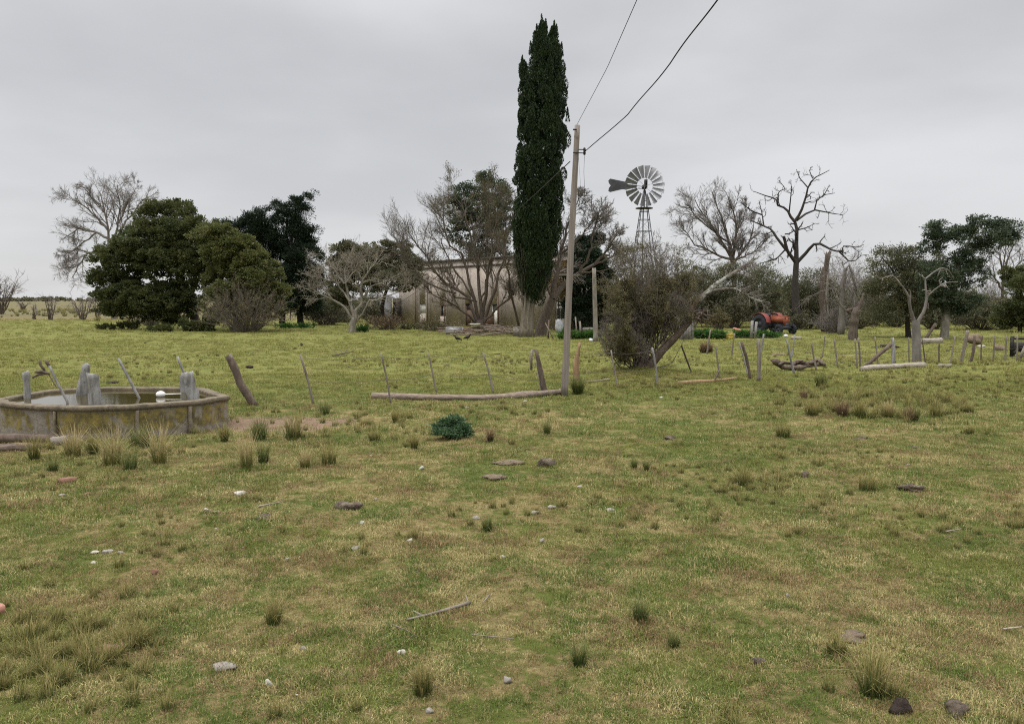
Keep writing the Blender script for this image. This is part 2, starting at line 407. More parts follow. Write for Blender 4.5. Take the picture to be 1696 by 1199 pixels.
M['leaf_ever'] = leafmat('evergreen_leaf', (.045, .064, .022), (.085, .095, .032), (.15, .145, .055), .7)
M['leaf_ever2'] = leafmat('lighter_evergreen_leaf', (.075, .095, .028), (.125, .130, .042), (.19, .175, .07), .9)
M['leaf_dark'] = leafmat('conifer_needle', (0.014, 0.025, 0.014), (0.024, 0.041, 0.019), (0.041, 0.061, 0.025), 1.2, .1)
M['leaf_cyp'] = leafmat('cypress_spray', (.012, .024, .009), (.024, .042, .014), (.045, .066, .022), 1.1, .1)
M['leaf_olive'] = leafmat('olive_brown_leaf', (.080, .076, .026), (.125, .105, .040), (.18, .15, .07), 1.1)
M['leaf_scrub'] = leafmat('scrub_leaf', (.075, .082, .042), (.125, .122, .062), (.19, .175, .10), .6)
M['leaf_euc'] = leafmat('gum_leaf', (0.034, 0.054, 0.031), (0.065, 0.088, 0.044), (0.119, 0.136, 0.076), .9)
M['leaf_rust'] = leafmat('rusty_leaf', (0.156, 0.102, 0.048), (0.228, 0.156, 0.072), (0.120, 0.096, 0.042), 1.5)
M['leaf_weed'] = leafmat('weed_leaf', (0.036, 0.098, 0.023), (0.065, 0.150, 0.033), (0.117, 0.195, 0.046), 2.)
M['leaf_blue'] = leafmat('bluish_weed_leaf', (.045, .095, .038), (.075, .135, .06), (.15, .21, .12), 8.)

# ------------------------------------------------------------------ ground
def axis(a, b, n, pw):
    t = np.linspace(0, 1, n); return a + (b - a) * t ** pw
ys = np.r_[-40, -10, 0, np.arange(2, 14, .09), np.arange(14, 30, .22), 30 + axis(0, 60, 60, 1.5)[1:], 90 + axis(0, 9000, 40, 3.)[1:]]
xr = np.r_[np.arange(0, 9, .1), np.arange(9, 16, .24), 16 + axis(0, 50, 50, 1.6)[1:], 66 + axis(0, 9000, 30, 3.)[1:]]
xs = np.r_[-xr[::-1][:-1], xr]
XX, YY = np.meshgrid(xs, ys)
V = np.stack([XX, YY, gh(XX, YY)], -1).reshape(-1, 3)
idx = np.arange(len(V)).reshape(XX.shape)
Q = np.stack([idx[:-1, :-1], idx[:-1, 1:], idx[1:, 1:], idx[1:, :-1]], -1).reshape(-1, 4)
go = link('ground', mesh_from('ground', V, Q, True), M['ground']); tag(go, kind='structure')

# ------------------------------------------------------------------ blades of grass
def blade_tuft(n, rad, hmin, hmax, w, seed, lean=.5, seg=2, flat=0.):
    rs = np.random.RandomState(seed)
    a = rs.rand(n) * 2 * pi; q = rad * np.sqrt(rs.rand(n))
    b = np.stack([np.cos(a) * q, np.sin(a) * q, np.zeros(n)], 1)
    h = rs.uniform(hmin, hmax, n); a2 = a + rs.normal(0, 1.1, n)
    l = np.abs(rs.normal(0, lean, n)) + .1 + flat * rs.rand(n)
    out = np.stack([np.cos(a2), np.sin(a2), np.zeros(n)], 1)
    side = np.stack([-np.sin(a2 + rs.normal(0, .6, n)), np.cos(a2), np.zeros(n)], 1)
    up = np.array((0, 0, 1.))
    mid = b + up * (h * .55)[:, None] * np.cos(l * .6)[:, None] + out * (h * .55 * np.sin(l * .6))[:, None]
    tip = mid + up * (h * .5 * np.cos(l * 1.5))[:, None] + out * (h * .5 * np.sin(l * 1.5))[:, None]
    W = (w * rs.uniform(.6, 1.3, n))[:, None] * side
    V = np.stack([b - W * .5, b + W * .5, mid + W * .4, mid - W * .4, tip + W * .06, tip - W * .06], 1).reshape(-1, 3)
    i = np.arange(n)[:, None] * 6
    Q = np.vstack([i + [0, 1, 2, 3], i + [3, 2, 4, 5]])
    al = np.tile([0, 0, .55, .55, 1, 1], n)
    return V, Q, al
def tuft_mesh(name, *a, **k):
    V, Q, al = blade_tuft(*a, **k); me = mesh_from(name, V, Q)
    at = me.attributes.new('along', 'FLOAT', 'POINT'); at.data.foreach_set('value', al.astype(np.float32))
    return me
def scatter(name, pts, scl, kind, variants, mt, label, cat):
    """one object: points that carry blades through geometry nodes"""
    me = bpy.data.meshes.new(name); me.vertices.add(len(pts)); me.vertices.foreach_set('co', pts.astype(np.float32).ravel())
    a = me.attributes.new('scl', 'FLOAT', 'POINT'); a.data.foreach_set('value', scl.astype(np.float32))
    a = me.attributes.new('knd', 'INT', 'POINT'); a.data.foreach_set('value', kind.astype(np.int32))
    rs = np.random.RandomState(5)
    rt = np.stack([rs.normal(0, .12, len(pts)), rs.normal(0, .12, len(pts)), rs.rand(len(pts)) * 6.283], 1)
    a = me.attributes.new('rt', 'FLOAT_VECTOR', 'POINT'); a.data.foreach_set('vector', rt.astype(np.float32).ravel())
    o = bpy.data.objects.new(name, me); scene.collection.objects.link(o); LOCS[o.name] = np.zeros(3)
    col = bpy.data.collections.new(name + '_blades')
    for k, vme in enumerate(variants):
        vme.materials.append(mt); col.objects.link(bpy.data.objects.new('blades_%02d' % k, vme))
    g = bpy.data.node_groups.new(name + '_scatter', 'GeometryNodeTree')
    g.interface.new_socket('Geometry', in_out='INPUT', socket_type='NodeSocketGeometry')
    g.interface.new_socket('Geometry', in_out='OUTPUT', socket_type='NodeSocketGeometry')
    gi = g.nodes.new('NodeGroupInput'); gout = g.nodes.new('NodeGroupOutput')
    ci = g.nodes.new('GeometryNodeCollectionInfo'); ci.inputs['Collection'].default_value = col
    ci.inputs['Separate Children'].default_value = True; ci.inputs['Reset Children'].default_value = True
    ip = g.nodes.new('GeometryNodeInstanceOnPoints'); ip.inputs['Pick Instance'].default_value = True
    def attr(n, t):
        q = g.nodes.new('GeometryNodeInputNamedAttribute'); q.data_type = t; q.inputs['Name'].default_value = n
        return q.outputs['Attribute']
    g.links.new(gi.outputs[0], ip.inputs['Points']); g.links.new(ci.outputs[0], ip.inputs['Instance'])
    g.links.new(attr('knd', 'INT'), ip.inputs['Instance Index']); g.links.new(attr('scl', 'FLOAT'), ip.inputs['Scale'])
    g.links.new(attr('rt', 'FLOAT_VECTOR'), ip.inputs['Rotation']); g.links.new(ip.outputs[0], gout.inputs[0])
    md = o.modifiers.new('scatter', 'NODES'); md.node_group = g
    return tag(o, label, cat, kind='stuff')

TANK_OUT = [(0, 667), (60, 672), (130, 674), (225, 671), (334, 663), (382, 655), (336, 641), (190, 640), (128, 642), (72, 646), (15, 656), (-14, 661)]
RIMZ = .56
TK = np.array([G(a, b, RIMZ) for a, b in TANK_OUT]); TKC = TK.mean(0)
def in_tank(x, y, grow_=1.02):
    v = (TK[:, :2] - TKC[:2]) * grow_ + TKC[:2]; ins = np.zeros(len(x), bool); n = len(v)
    for i in range(n):
        (x1, y1), (x2, y2) = v[i], v[(i + 1) % n]
        c = (y1 > y) != (y2 > y)
        ins ^= c & (x < (x2 - x1) * (y - y1) / (y2 - y1 + 1e-12) + x1)
    return ins
def wedge(rs, n, y0, y1, marg=1.3, pad=1.6):
    y = np.sqrt(rs.uniform(y0 ** 2, y1 ** 2, n)); x = rs.uniform(-1, 1, n) * (.67 * y * marg + pad)
    return x, y
rs = np.random.RandomState(11)
pts, scl, knd = [], [], []
for (y0, y1, dens, s0, k0, k1) in ((3.0, 7.5, 430, .8, 0, 6), (7.5, 13, 210, 1.0, 0, 6), (13, 24, 70, 1.3, 0, 6), (24, 45, 11, 1.9, 0, 6), (45, 95, 1.5, 3.0, 0, 6)):
    area = .67 * (y1 ** 2 - y0 ** 2) * 1.3 + 3.2 * (y1 - y0)
    x, y = wedge(rs, int(area * dens), y0, y1)
    soil = np.exp(-(((x - BARE[0]) / 1.8) ** 2 + ((y - BARE[1]) / 1.0) ** 2) * 1.1)
    thin = vn(x, y, 1.1, 21, 3)
    keep = ~in_tank(x, y) & (rs.rand(len(x)) > soil * 1.15) & (rs.rand(len(x)) < .62 + 1.2 * (thin - .25))
    x, y, thin = x[keep], y[keep], thin[keep]
    hs = .45 + 1.2 * vn(x, y, .6, 31, 3)
    pts.append(np.stack([x, y, gh(x, y) - .003], 1)); scl.append(s0 * hs * rs.uniform(.7, 1.2, len(x))); knd.append(rs.randint(k0, k1 + 2, len(x)))
pts = np.vstack(pts); scl = np.concatenate(scl); knd = np.concatenate(knd)
variants = [tuft_mesh('blades', 58, .085, .018, .055, .0042, 100 + k, lean=.8) for k in range(5)] + \
           [tuft_mesh('blades', 70, .10, .015, .038, .0045, 200 + k, lean=1.0, flat=.9) for k in range(3)]
scatter('grass', pts, scl, knd, variants, M['blade'], 'short grazed pasture grass, green mixed with dry straw', 'grass')
# longer, coarser bunches that nobody could count
pts, scl, knd = [], [], []
def clump_zone(cx, cy, rx, ry, n, s0, s1):
    a = rs.rand(n) * 2 * pi; q = np.sqrt(rs.rand(n)); px = cx + np.cos(a) * q * rx; py = cy + np.sin(a) * q * ry
    W = np.array([G(u_, v_) for u_, v_ in zip(px, py)]); ok = ~in_tank(W[:, 0], W[:, 1], 1.0)
    W = W[ok]; W[:, 2] = gh(W[:, 0], W[:, 1]) - .004
    pts.append(W); scl.append(rs.uniform(s0, s1, len(W))); knd.append(rs.randint(0, 4, len(W)))
x, y = wedge(rs, 1250, 3.4, 12); thin = vn(x, y, 1.6, 77, 2); ok = (thin > .50) & ~in_tank(x, y, 1.1)
pts.append(np.stack([x, y, gh(x, y) - .004], 1)[ok]); scl.append(rs.uniform(.25, .6, ok.sum())); knd.append(rs.randint(0, 4, ok.sum()))
x, y = wedge(rs, 2300, 12, 32); thin = vn(x, y, 2.6, 78, 2); ok = (thin > .54) & ~in_tank(x, y, 1.1)
pts.append(np.stack([x, y, gh(x, y) - .004], 1)[ok]); scl.append(rs.uniform(.35, .8, ok.sum())); knd.append(rs.randint(0, 4, ok.sum()))
clump_zone(90, 1090, 150, 70, 60, .35, .85); clump_zone(225, 1070, 50, 60, 20, .4, .8); clump_zone(1450, 675, 170, 20, 110, .6, 1.2)
clump_zone(1500, 645, 240, 22, 150, .5, 1.0); clump_zone(600, 720, 130, 35, 40, .4, .8); clump_zone(180, 745, 150, 18, 24, .4, .8)
clump_zone(1080, 640, 60, 8, 24, .5, .9); clump_zone(1240, 800, 90, 30, 16, .4, .8); clump_zone(820, 655, 110, 6, 20, .3, .6)
x, y = wedge(rs, 2600, 84, 190); ok = vn(x, y, 9., 79, 2) > .42
pts.append(np.stack([x, y, gh(x, y) - .01], 1)[ok]); scl.append(rs.uniform(1.2, 4.2, ok.sum())); knd.append(rs.randint(0, 4, ok.sum()))
pts = np.vstack(pts); scl = np.concatenate(scl); knd = np.concatenate(knd)
scatter('coarse_grass', pts, scl, knd, [tuft_mesh('coarse', 90, .07, .12, .27, .0058, 300 + k, lean=.45) for k in range(5)], M['t_olive'],
        'longer coarse olive grass growing in loose patches among the short turf', 'grass')

# ------------------------------------------------------------------ single tussocks
def tussock(px, py, hpx, wpx, mt, label, group=None, dens=1., name='grass_tussock', cat='tussock', lean=.42):
    p = on(px, py); k = p[1] / F; h = hpx * k * 1.1; w = wpx * k
    n = int(150 * dens * max(1, w / .35)); seed = int(px * 7 + py)
    wd = max(.0055, .75 * k)
    V, Q, al = blade_tuft(n, w * .23, h * .55, h * 1.15, wd, seed, lean=lean)
    V += p
    me = mesh_from(name, V, Q); at = me.attributes.new('along', 'FLOAT', 'POINT'); at.data.foreach_set('value', al.astype(np.float32))
    o = link(name, me, M[mt], origin=p); return tag(o, label, cat, group)
TG = 'single grass tussocks'
for t in [
    (57, 763, 42, 30, 't_olive', 'olive tussock left of all, just right of the fallen slabs by the tank'),
    (122, 756, 48, 46, 't_straw', 'straw tussock against the tank wall, right of the grey block'),
    (88, 780, 22, 30, 't_green', 'small dark green tussock in front of the olive one by the slabs'),
    (187, 772, 62, 58, 't_straw', 'palest, widest straw tussock, in front of the middle of the tank'),
    (264, 768, 66, 46, 't_straw', 'tall yellow straw tussock in front of the tank, next to the bare soil'),
    (215, 780, 36, 44, 't_green', 'green tussock at the foot of the palest straw one'),
    (232, 742, 40, 60, 't_green', 'dark green tussock pressed to the tank wall behind the straw tussocks'),
    (155, 752, 38, 28, 't_olive', 'narrow olive tussock between two straw ones by the tank'),
    (408, 778, 62, 40, 't_straw', 'tall pale tussock with a dark green one touching its right side'),
    (436, 768, 40, 34, 't_green', 'dark green tussock touching the right side of a tall pale one'),
    (372, 730, 30, 20, 't_olive', 'narrow tussock standing alone on the bare brown soil'),
    (430, 727, 40, 46, 't_green', 'round dark green tussock right of the bare brown soil'),
    (485, 725, 42, 48, 't_olive', 'full olive tussock next to the round dark green one'),
    (537, 687, 24, 32, 't_green', 'dark green tussock below the first leaning fence post'),
    (505, 776, 32, 34, 't_straw', 'pale tussock alone below the olive tussock'),
    (545, 772, 34, 50, 't_olive', 'wide olive tussock between tank and blue-green weed'),
    (655, 700, 20, 20, 't_olive', 'small tussock just under the left end of the long log'),
    (620, 730, 24, 34, 't_olive', 'low olive tussock left of the blue-green weed'),
    (686, 745, 26, 22, 't_olive', 'upright tussock close to the left of the blue-green weed'),
    (812, 735, 22, 14, 't_brown', 'small brown tussock to the right of the blue-green weed'),
    (906, 721, 22, 18, 't_green', 'small bright green tussock alone right of the blue-green weed'),
    (1297, 726, 24, 46, 't_olive', 'wide low olive tussock alone at the right of centre'),
    (1437, 811, 30, 54, 't_olive', 'broad olive tussock alone in the right meadow'),
    (1444, 1148, 86, 66, 't_olive', 'largest tussock, tall and dark, near the bottom right corner'),
    (1061, 1030, 44, 44, 't_green', 'dark tussock on the dry patch, right of the fallen stick'),
    (960, 1100, 40, 42, 't_green', 'dark tussock at the lower edge of the dry patch'),
    (700, 1152, 56, 60, 't_olive', 'loose olive tussock at bottom centre beside a stone'),
    (453, 1030, 50, 44, 't_olive', 'thin upright tussock in the left foreground'),
    (807, 878, 26, 28, 't_green', 'small dark tussock just right of a pale stone in mid meadow'),
    (1050, 778, 20, 16, 't_green', 'small dark green tussock left of its twin in the middle meadow'),
    (1070, 780, 20, 14, 't_green', 'small dark green tussock right of its twin in the middle meadow'),
    (1232, 802, 34, 40, 't_olive', 'loose olive tussock in the middle right meadow'),
    (1385, 1080, 34, 60, 't_olive', 'wide low tussock behind and left of the largest one'),
    (1115, 1070, 26, 34, 't_green', 'low green tussock right of the two dark ones on the dry patch'),
    (1505, 700, 24, 26, 't_brown', 'last brownish tussock at the right end of the tussock row'),
    (1345, 690, 26, 40, 't_olive', 'first wide tussock at the left end of the tussock row'),
    (1395, 692, 28, 34, 't_brown', 'dark brown tussock second in the tussock row'),
    (1425, 694, 30, 36, 't_olive', 'olive tussock in the middle of the tussock row'),
    (1470, 692, 26, 36, 't_straw', 'pale tussock fourth in the tussock row'),
    (1515, 698, 26, 22, 't_green', 'dark green tussock near the end of the tussock row'),
    (1360, 640, 22, 34, 't_green', 'dark green tussock behind the tussock row, right of the log pile'),
    (1330, 662, 18, 24, 't_brown', 'brown tussock behind the left end of the tussock row'),
    (1170, 584, 16, 40, 't_brown', 'rusty brown tussock beside the far fence post'),
    (1550, 690, 22, 40, 't_olive', 'loose olive tussock beyond the tussock row at the far right'),
    (1605, 720, 16, 30, 't_olive', 'low olive tussock at the far right of the meadow'),
]: tussock(*t[:5], t[5], TG)
tussock(957, 652, 26, 32, 't_green', 'dense dark green tuft beside the foot of the utility pole', dens=2.5)

# ------------------------------------------------------------------ water tank
def inset(pts, d):
    c = pts.mean(0); v = pts - c; n = np.linalg.norm(v[:, :2], axis=1, keepdims=True)
    o = pts.copy(); o[:, :2] = c[:2] + v[:, :2] * (1 - d / n); return o
def ringmesh(mb, rings):
    n = len(rings[0]); V = np.vstack(rings); Q = []
    for k in range(len(rings) - 1):
        for i in range(n):
            j = (i + 1) % n; Q.append((k * n + i, k * n + j, (k + 1) * n + j, (k + 1) * n + i))
    mb.add(V, Q)
def densify(p, m):
    out = []
    for i in range(len(p)):
        a, b = p[i], p[(i + 1) % len(p)]
        for k in range(m): out.append(a + (b - a) * k / m)
    return np.array(out)
def tank_mat():
    m, nt, b = newmat('stained_concrete'); co = nd(nt, 'ShaderNodeTexCoord').outputs['Object']
    n1 = noise(nt, co, 9, 8, .7); base = mixc(nt, maprange(nt, n1, .3, .7), (.26, .225, .175), (.14, .12, .095))
    sp = nd(nt, 'ShaderNodeSeparateXYZ'); nt.links.new(co, sp.inputs[0])
    lich = maprange(nt, noise(nt, mapping(nt, co, sc=(1, 1, .7)), 1.9, 6, .7, .6), .445, .53)
    lich = math_(nt, 'MULTIPLY', lich, maprange(nt, sp.outputs[2], .06, .14)); lich = math_(nt, 'MULTIPLY', lich, maprange(nt, sp.outputs[2], .50, .42))
    lc = mixc(nt, maprange(nt, noise(nt, co, 6, 6, .7), .35, .65), (.07, .055, .015), (.22, .165, .025))
    col = mixc(nt, math_(nt, 'MULTIPLY', lich, .88), base, lc)
    drk = maprange(nt, noise(nt, mapping(nt, co, loc=(4, 4, 4), sc=(1, 1, 2)), 2.6, 6, .7), .56, .68, 0, .8)
    col = mixc(nt, drk, col, (.07, .06, .045))
    br = nt.nodes.new('ShaderNodeTexVoronoi'); br.feature = 'DISTANCE_TO_EDGE'; nt.links.new(mapping(nt, co, sc=(1, 1, 1.6)), br.inputs['Vector']); br.inputs['Scale'].default_value = 1.7
    crack = maprange(nt, br.outputs[0], .012, .0, 0, .75, False); col = mixc(nt, crack, col, (.11, .095, .075))
    nt.links.new(col, b.inputs['Base Color']); b.inputs['Roughness'].default_value = .95
    bn = nd(nt, 'ShaderNodeBump', _Strength=.7, _Distance=.02); nt.links.new(noise(nt, co, 16, 8, .7), bn.inputs['Height']); nt.links.new(bn.outputs[0], b.inputs['Normal'])
    return m
M['tank'] = tank_mat()
M['rim'] = pm('mossy_rim', (.19, .155, .105), (.105, .085, .06), 8, .95, .8, c3=(.085, .075, .05), t3=(.52, .66), s3=5)
m, nt, b = newmat('tank_water'); b.inputs['Base Color'].default_value = (.045, .036, .012, 1); b.inputs['Roughness'].default_value = .015; b.inputs['IOR'].default_value = 1.5
co = nd(nt, 'ShaderNodeTexCoord').outputs['Object']; bn = nd(nt, 'ShaderNodeBump', _Strength=.05, _Distance=.02)
nt.links.new(noise(nt, mapping(nt, co, sc=(1, 3, 1)), 5, 3, .6), bn.inputs['Height']); nt.links.new(bn.outputs[0], b.inputs['Normal']); M['water'] = m
rs = np.random.RandomState(4)
tank = empty('water_tank', (TKC[0], TKC[1], 0), 'low many-sided concrete water tank with yellow lichen stains, full of water', 'water tank')
TD = densify(TK, 5); jj = rs.uniform(-.016, .016, (len(TD), 3)); jj[:, 2] *= .7
def lvl(p, z): q = p.copy(); q[:, 2] = z; return q
mb = MB(); o1 = inset(TD, .045) + jj; ii = inset(TD, .165) - jj * .5
ringmesh(mb, [lvl(o1, -.15), lvl(o1, .10) + jj, lvl(o1, .3) + jj * .5, lvl(o1, RIMZ - .075), ]); ringmesh(mb, [lvl(ii, RIMZ - .075), lvl(ii, .1)])
mb.build('tank_wall', M['tank'], tank)
mb = MB(); r0 = TD + jj; r1 = inset(TD, .19) + jj
ringmesh(mb, [lvl(inset(r0, .03), RIMZ - .085), lvl(inset(r0, .005), RIMZ - .07) + jj * .4, lvl(r0, RIMZ - .008) + jj * .3, lvl(inset(r0, .02), RIMZ) + jj * .3, lvl(inset(r1, -.02), RIMZ + .002) + jj * .5, lvl(r1, RIMZ - .02), lvl(inset(r1, -.02), RIMZ - .085)])
mb.build('rim', M['rim'], tank)
wv = lvl(inset(TD, .15), RIMZ - .055); mb = MB(); c = wv.mean(0); n = len(wv)
mb.add(np.vstack([wv, c[None]]), [(i, (i + 1) % n, n) for i in range(n)]); mb.build('water', M['water'], tank)
mb = MB()   # broken pilaster and mortar patches on the outside
for px, w in ((216, .07), (322, .10), (85, .06)):
    f = G(px, 700, .25); k = np.argmin(np.linalg.norm(TD[:, :2] - G(px, 672, RIMZ)[:2], axis=1)); q = TD[k]
    mb = MB(); mb.tube([(q[0], q[1] - .0, -.05), (q[0] + .01, q[1] + .02, .12), (q[0] - .01, q[1] + .03, .3), (q[0], q[1] + .04, .47)], [w * .75, w * .5, w * .4, w * .45], 7, .3, int(px))
    mb.build('broken_pilaster', M['rim'], tank, smooth=False)

def post_obj(name, pxs, Y, wpx, mt, label, cat, sides=9, jit=.18, ground=False, topj=True, zlow=None, group=None, taper=1.):
    pp = [P(a, b, Y) for a, b in pxs]
    if zlow is not None and pp[0][2] > zlow:
        d = (pp[0] - pp[1]); pp.insert(0, pp[0] + d / abs(d[2] + 1e-6) * (pp[0][2] - zlow))
    pp = resample(pp, max(6, len(pp) * 3)); r = wpx / 2 / F * Y
    rs_ = np.random.RandomState(int(pxs[0][0])); rad = r * np.linspace(1.05, taper, len(pp)) * rs_.uniform(.9, 1.1, len(pp))
    mb = MB(); mb.tube(pp, rad, sides, jit, int(pxs[0][0] * 3), jag=.35)
    o = mb.build(name, M[mt], origin=pp[0]); return tag(o, label, cat, group)
post_obj('wooden_post', [(45, 664), (45, 640), (43, 615)], 14.1, 12, 'wood_grey', 'short grey post standing in the tank water, leftmost', 'post', 6, zlow=.1)
post_obj('metal_rod', [(115, 672), (95, 634), (82, 606)], 13.4, 4, 'wood_grey', 'thin grey rod with dark forked tip leaning out of the tank', 'rod', 7, .05, zlow=.1)
post_obj('wooden_stump', [(134, 655), (138, 625), (143, 603)], 14.6, 18, 'wood_grey', 'taller pale grey stump in the tank, behind a squarer one', 'stump', 7, .22, zlow=.1, taper=.7)
post_obj('wooden_stump', [(158, 672), (157, 645), (153, 619)], 13.3, 19, 'wood_grey', 'square-topped grey stump with a hole, in front of the taller stump', 'stump', 6, .16, zlow=.1)
post_obj('wooden_stick', [(228, 655), (212, 624), (196, 594)], 14.1, 4.5, 'wood_grey', 'slim grey stick leaning out of the middle of the tank', 'stick', 6, .1, zlow=.1)
post_obj('wooden_stick', [(308, 624), (301, 608), (294, 591)], 14.6, 4.2, 'wood_grey', 'slim grey stick rising behind the split stump at the right of the tank', 'stick', 6, .1, zlow=.1)
post_obj('wooden_stump', [(321, 666), (315, 640), (312, 617)], 13.9, 15, 'wood_grey', 'split grey stump at the right side of the tank by the rim', 'stump', 8, .3, zlow=.1)
post_obj('wooden_stump', [(303, 646), (302, 632), (305, 618)], 15.0, 11, 'wood_grey', 'small grey stump behind the split one at the right of the tank', 'stump', 8, .3, zlow=.1)
post_obj('wooden_stump', [(423, 673), (406, 647), (397, 632), (390, 611), (379, 590)], 16.6, 12.5, 'wood_dark', 'thick crooked dark post leaning left, just right of the tank', 'post', 9, .15)
mb = MB()
for pl, r in (([(66, 597), (67, 605), (74, 613)], .028), ([(54, 626), (62, 621), (80, 618)], .022), ([(58, 616), (70, 615), (82, 620)], .03), ([(80, 619), (86, 629), (93, 641)], .008), ([(60, 623), (59, 634), (58, 642)], .004), ([(76, 597), (78, 601), (83, 608)], .022)):
    mb.tube(resample([P(a, b, 13.9) for a, b in pl], 6), r * np.array([.7, 1, 1.15, 1, .9, .6]), 7, .25, pl[0][0])
tag(mb.build('twisted_root', M['wood_dark'], origin=P(70, 617, 13.9)), 'dark twisted root snagged on the sticks above the left of the tank', 'root')
# float
M['white'] = pm('white_paint', (.75, .73, .68), (.62, .60, .55), 5, .5, .1)
def ball(mb, c, r, n=10, m=14, sq=(1, 1, 1), jit=0., seed=0, facet=False):
    th = np.linspace(0, pi, n)[:, None]; ph = (np.arange(m) * 2 * pi / m)[None]
    v = np.stack([np.sin(th) * np.cos(ph), np.sin(th) * np.sin(ph), np.cos(th) * np.ones_like(ph)], -1)
    if jit:
        rs_ = np.random.RandomState(seed); k = rs_.normal(size=(6, 3)) * 1.7; ph0 = rs_.rand(6) * 6.28
        v = v * (1 + jit * np.sin(v @ k.T + ph0).sum(-1, keepdims=True) / 2.2) * (1 + rs_.uniform(-jit, jit, v.shape[:2] + (1,)) * .35)
    if facet:
        rs_ = np.random.RandomState(seed + 1); pn = unit(rs_.normal(size=(13, 3))); pd = rs_.uniform(.5, .88, 13)
        v = v / np.maximum(1, ((v @ pn.T) / pd).max(-1, keepdims=True)) * (1 + rs_.uniform(-.03, .03, v.shape[:2] + (1,)))
    v = v * np.array(sq) * r + np.array(c)
    i = np.arange(n * m).reshape(n, m); nx = np.roll(i, -1, 1)
    mb.add(v.reshape(-1, 3), np.stack([i[:-1], i[1:], nx[1:], nx[:-1]], -1).reshape(-1, 4))
fl = empty('float_valve', P(266, 652, 14.3), 'white ball float with its rod resting on the tank water', 'float')
fc = P(266, 651, 14.3); fc[2] = RIMZ - .055 + .045
mb = MB(); ball(mb, fc, .085, sq=(1, 1, .75)); mb.build('ball', M['white'], fl, smooth=True)
mb = MB(); mb.tube([fc + (.06, 0, .0), fc + (.36, .05, .005)], .011, 6); mb.build('rod', M['white'], fl)
# slabs on the ground at the left
rs = np.random.RandomState(8)
def slab(name, px, py, size, rot, mt, label, cat, z=0., jit=.02, group=None):
    p = on(px, py); mb = MB(); r_ = np.random.RandomState(int(px + py))
    nx_ = 6; xs_ = np.linspace(-.5, .5, nx_); prof = [(-.5, -.5), (.5, -.5), (.5, .5), (-.5, .5)]
    rings = []
    for x_ in xs_:
        e = 1 if abs(x_) < .49 else .86
        rings.append([(x_ * size[0] + r_.uniform(-1, 1) * jit, a * size[1] * e + r_.uniform(-1, 1) * jit, b * size[2] * e + r_.uniform(-1, 1) * jit * .5) for a, b in prof])
    Rg = np.array(rings).reshape(-1, 3); V_ = Rg @ np.array([[cos(rot), sin(rot), 0], [-sin(rot), cos(rot), 0], [0, 0, 1]]) + p + (0, 0, size[2] / 2 + z)
    Q_ = [(k * 4 + i, k * 4 + (i + 1) % 4, k * 4 + 4 + (i + 1) % 4, k * 4 + 4 + i) for k in range(nx_ - 1) for i in range(4)] + [(0, 3, 2, 1), (nx_ * 4 - 4, nx_ * 4 - 3, nx_ * 4 - 2, nx_ * 4 - 1)]
    mb.add(V_, Q_); o = mb.build(name, M[mt], origin=p); return tag(o, label, cat, group)
M['slab'] = pm('old_grey_slab', (.26, .23, .20), (.15, .13, .11), 6, .95, .8, c3=(.08, .07, .05), t3=(.55, .7))
M['brick'] = pm('worn_brick', (.24, .125, .085), (.16, .085, .06), 14, .95, .6, c3=(.30, .22, .17), t3=(.55, .7), s3=9)
M['stone'] = pm('grey_stone', (.29, .265, .225), (.16, .145, .12), 14, .95, .6)
M['stone_w'] = pm('white_stone', (.47, .445, .39), (.27, .245, .20), 14, .95, .5)
M['dung'] = pm('dry_dung', (.13, .10, .075), (.06, .045, .032), 20, 1, 1., c3=(.22, .18, .13), t3=(.5, .7), s3=10)
M['dung_dark'] = pm('dark_clod', (.05, .035, .028), (.025, .018, .014), 20, 1, 1.)
M['turfclod'] = pm('upturned_turf', (.20, .15, .105), (.12, .09, .062), 20, 1, 1.)
slab('wooden_beam', 30, 730, (1.3, .22, .13), -.08, 'wood_dark', 'long grey beam lying at the foot of the tank, left edge', 'beam')
slab('wooden_beam', 18, 745, (.8, .2, .09), .05, 'wood_dark', 'short dark beam in front of the long grey beam by the tank', 'beam')
slab('brick', 38, 742, (.42, .16, .08), -.1, 'brick', 'reddish slab lying beside the dark beam at the left edge', 'brick', z=.0)
slab('stone_block', 100, 736, (.22, .16, .13), .2, 'slab', 'square grey stone block at the foot of the tank wall', 'stone')

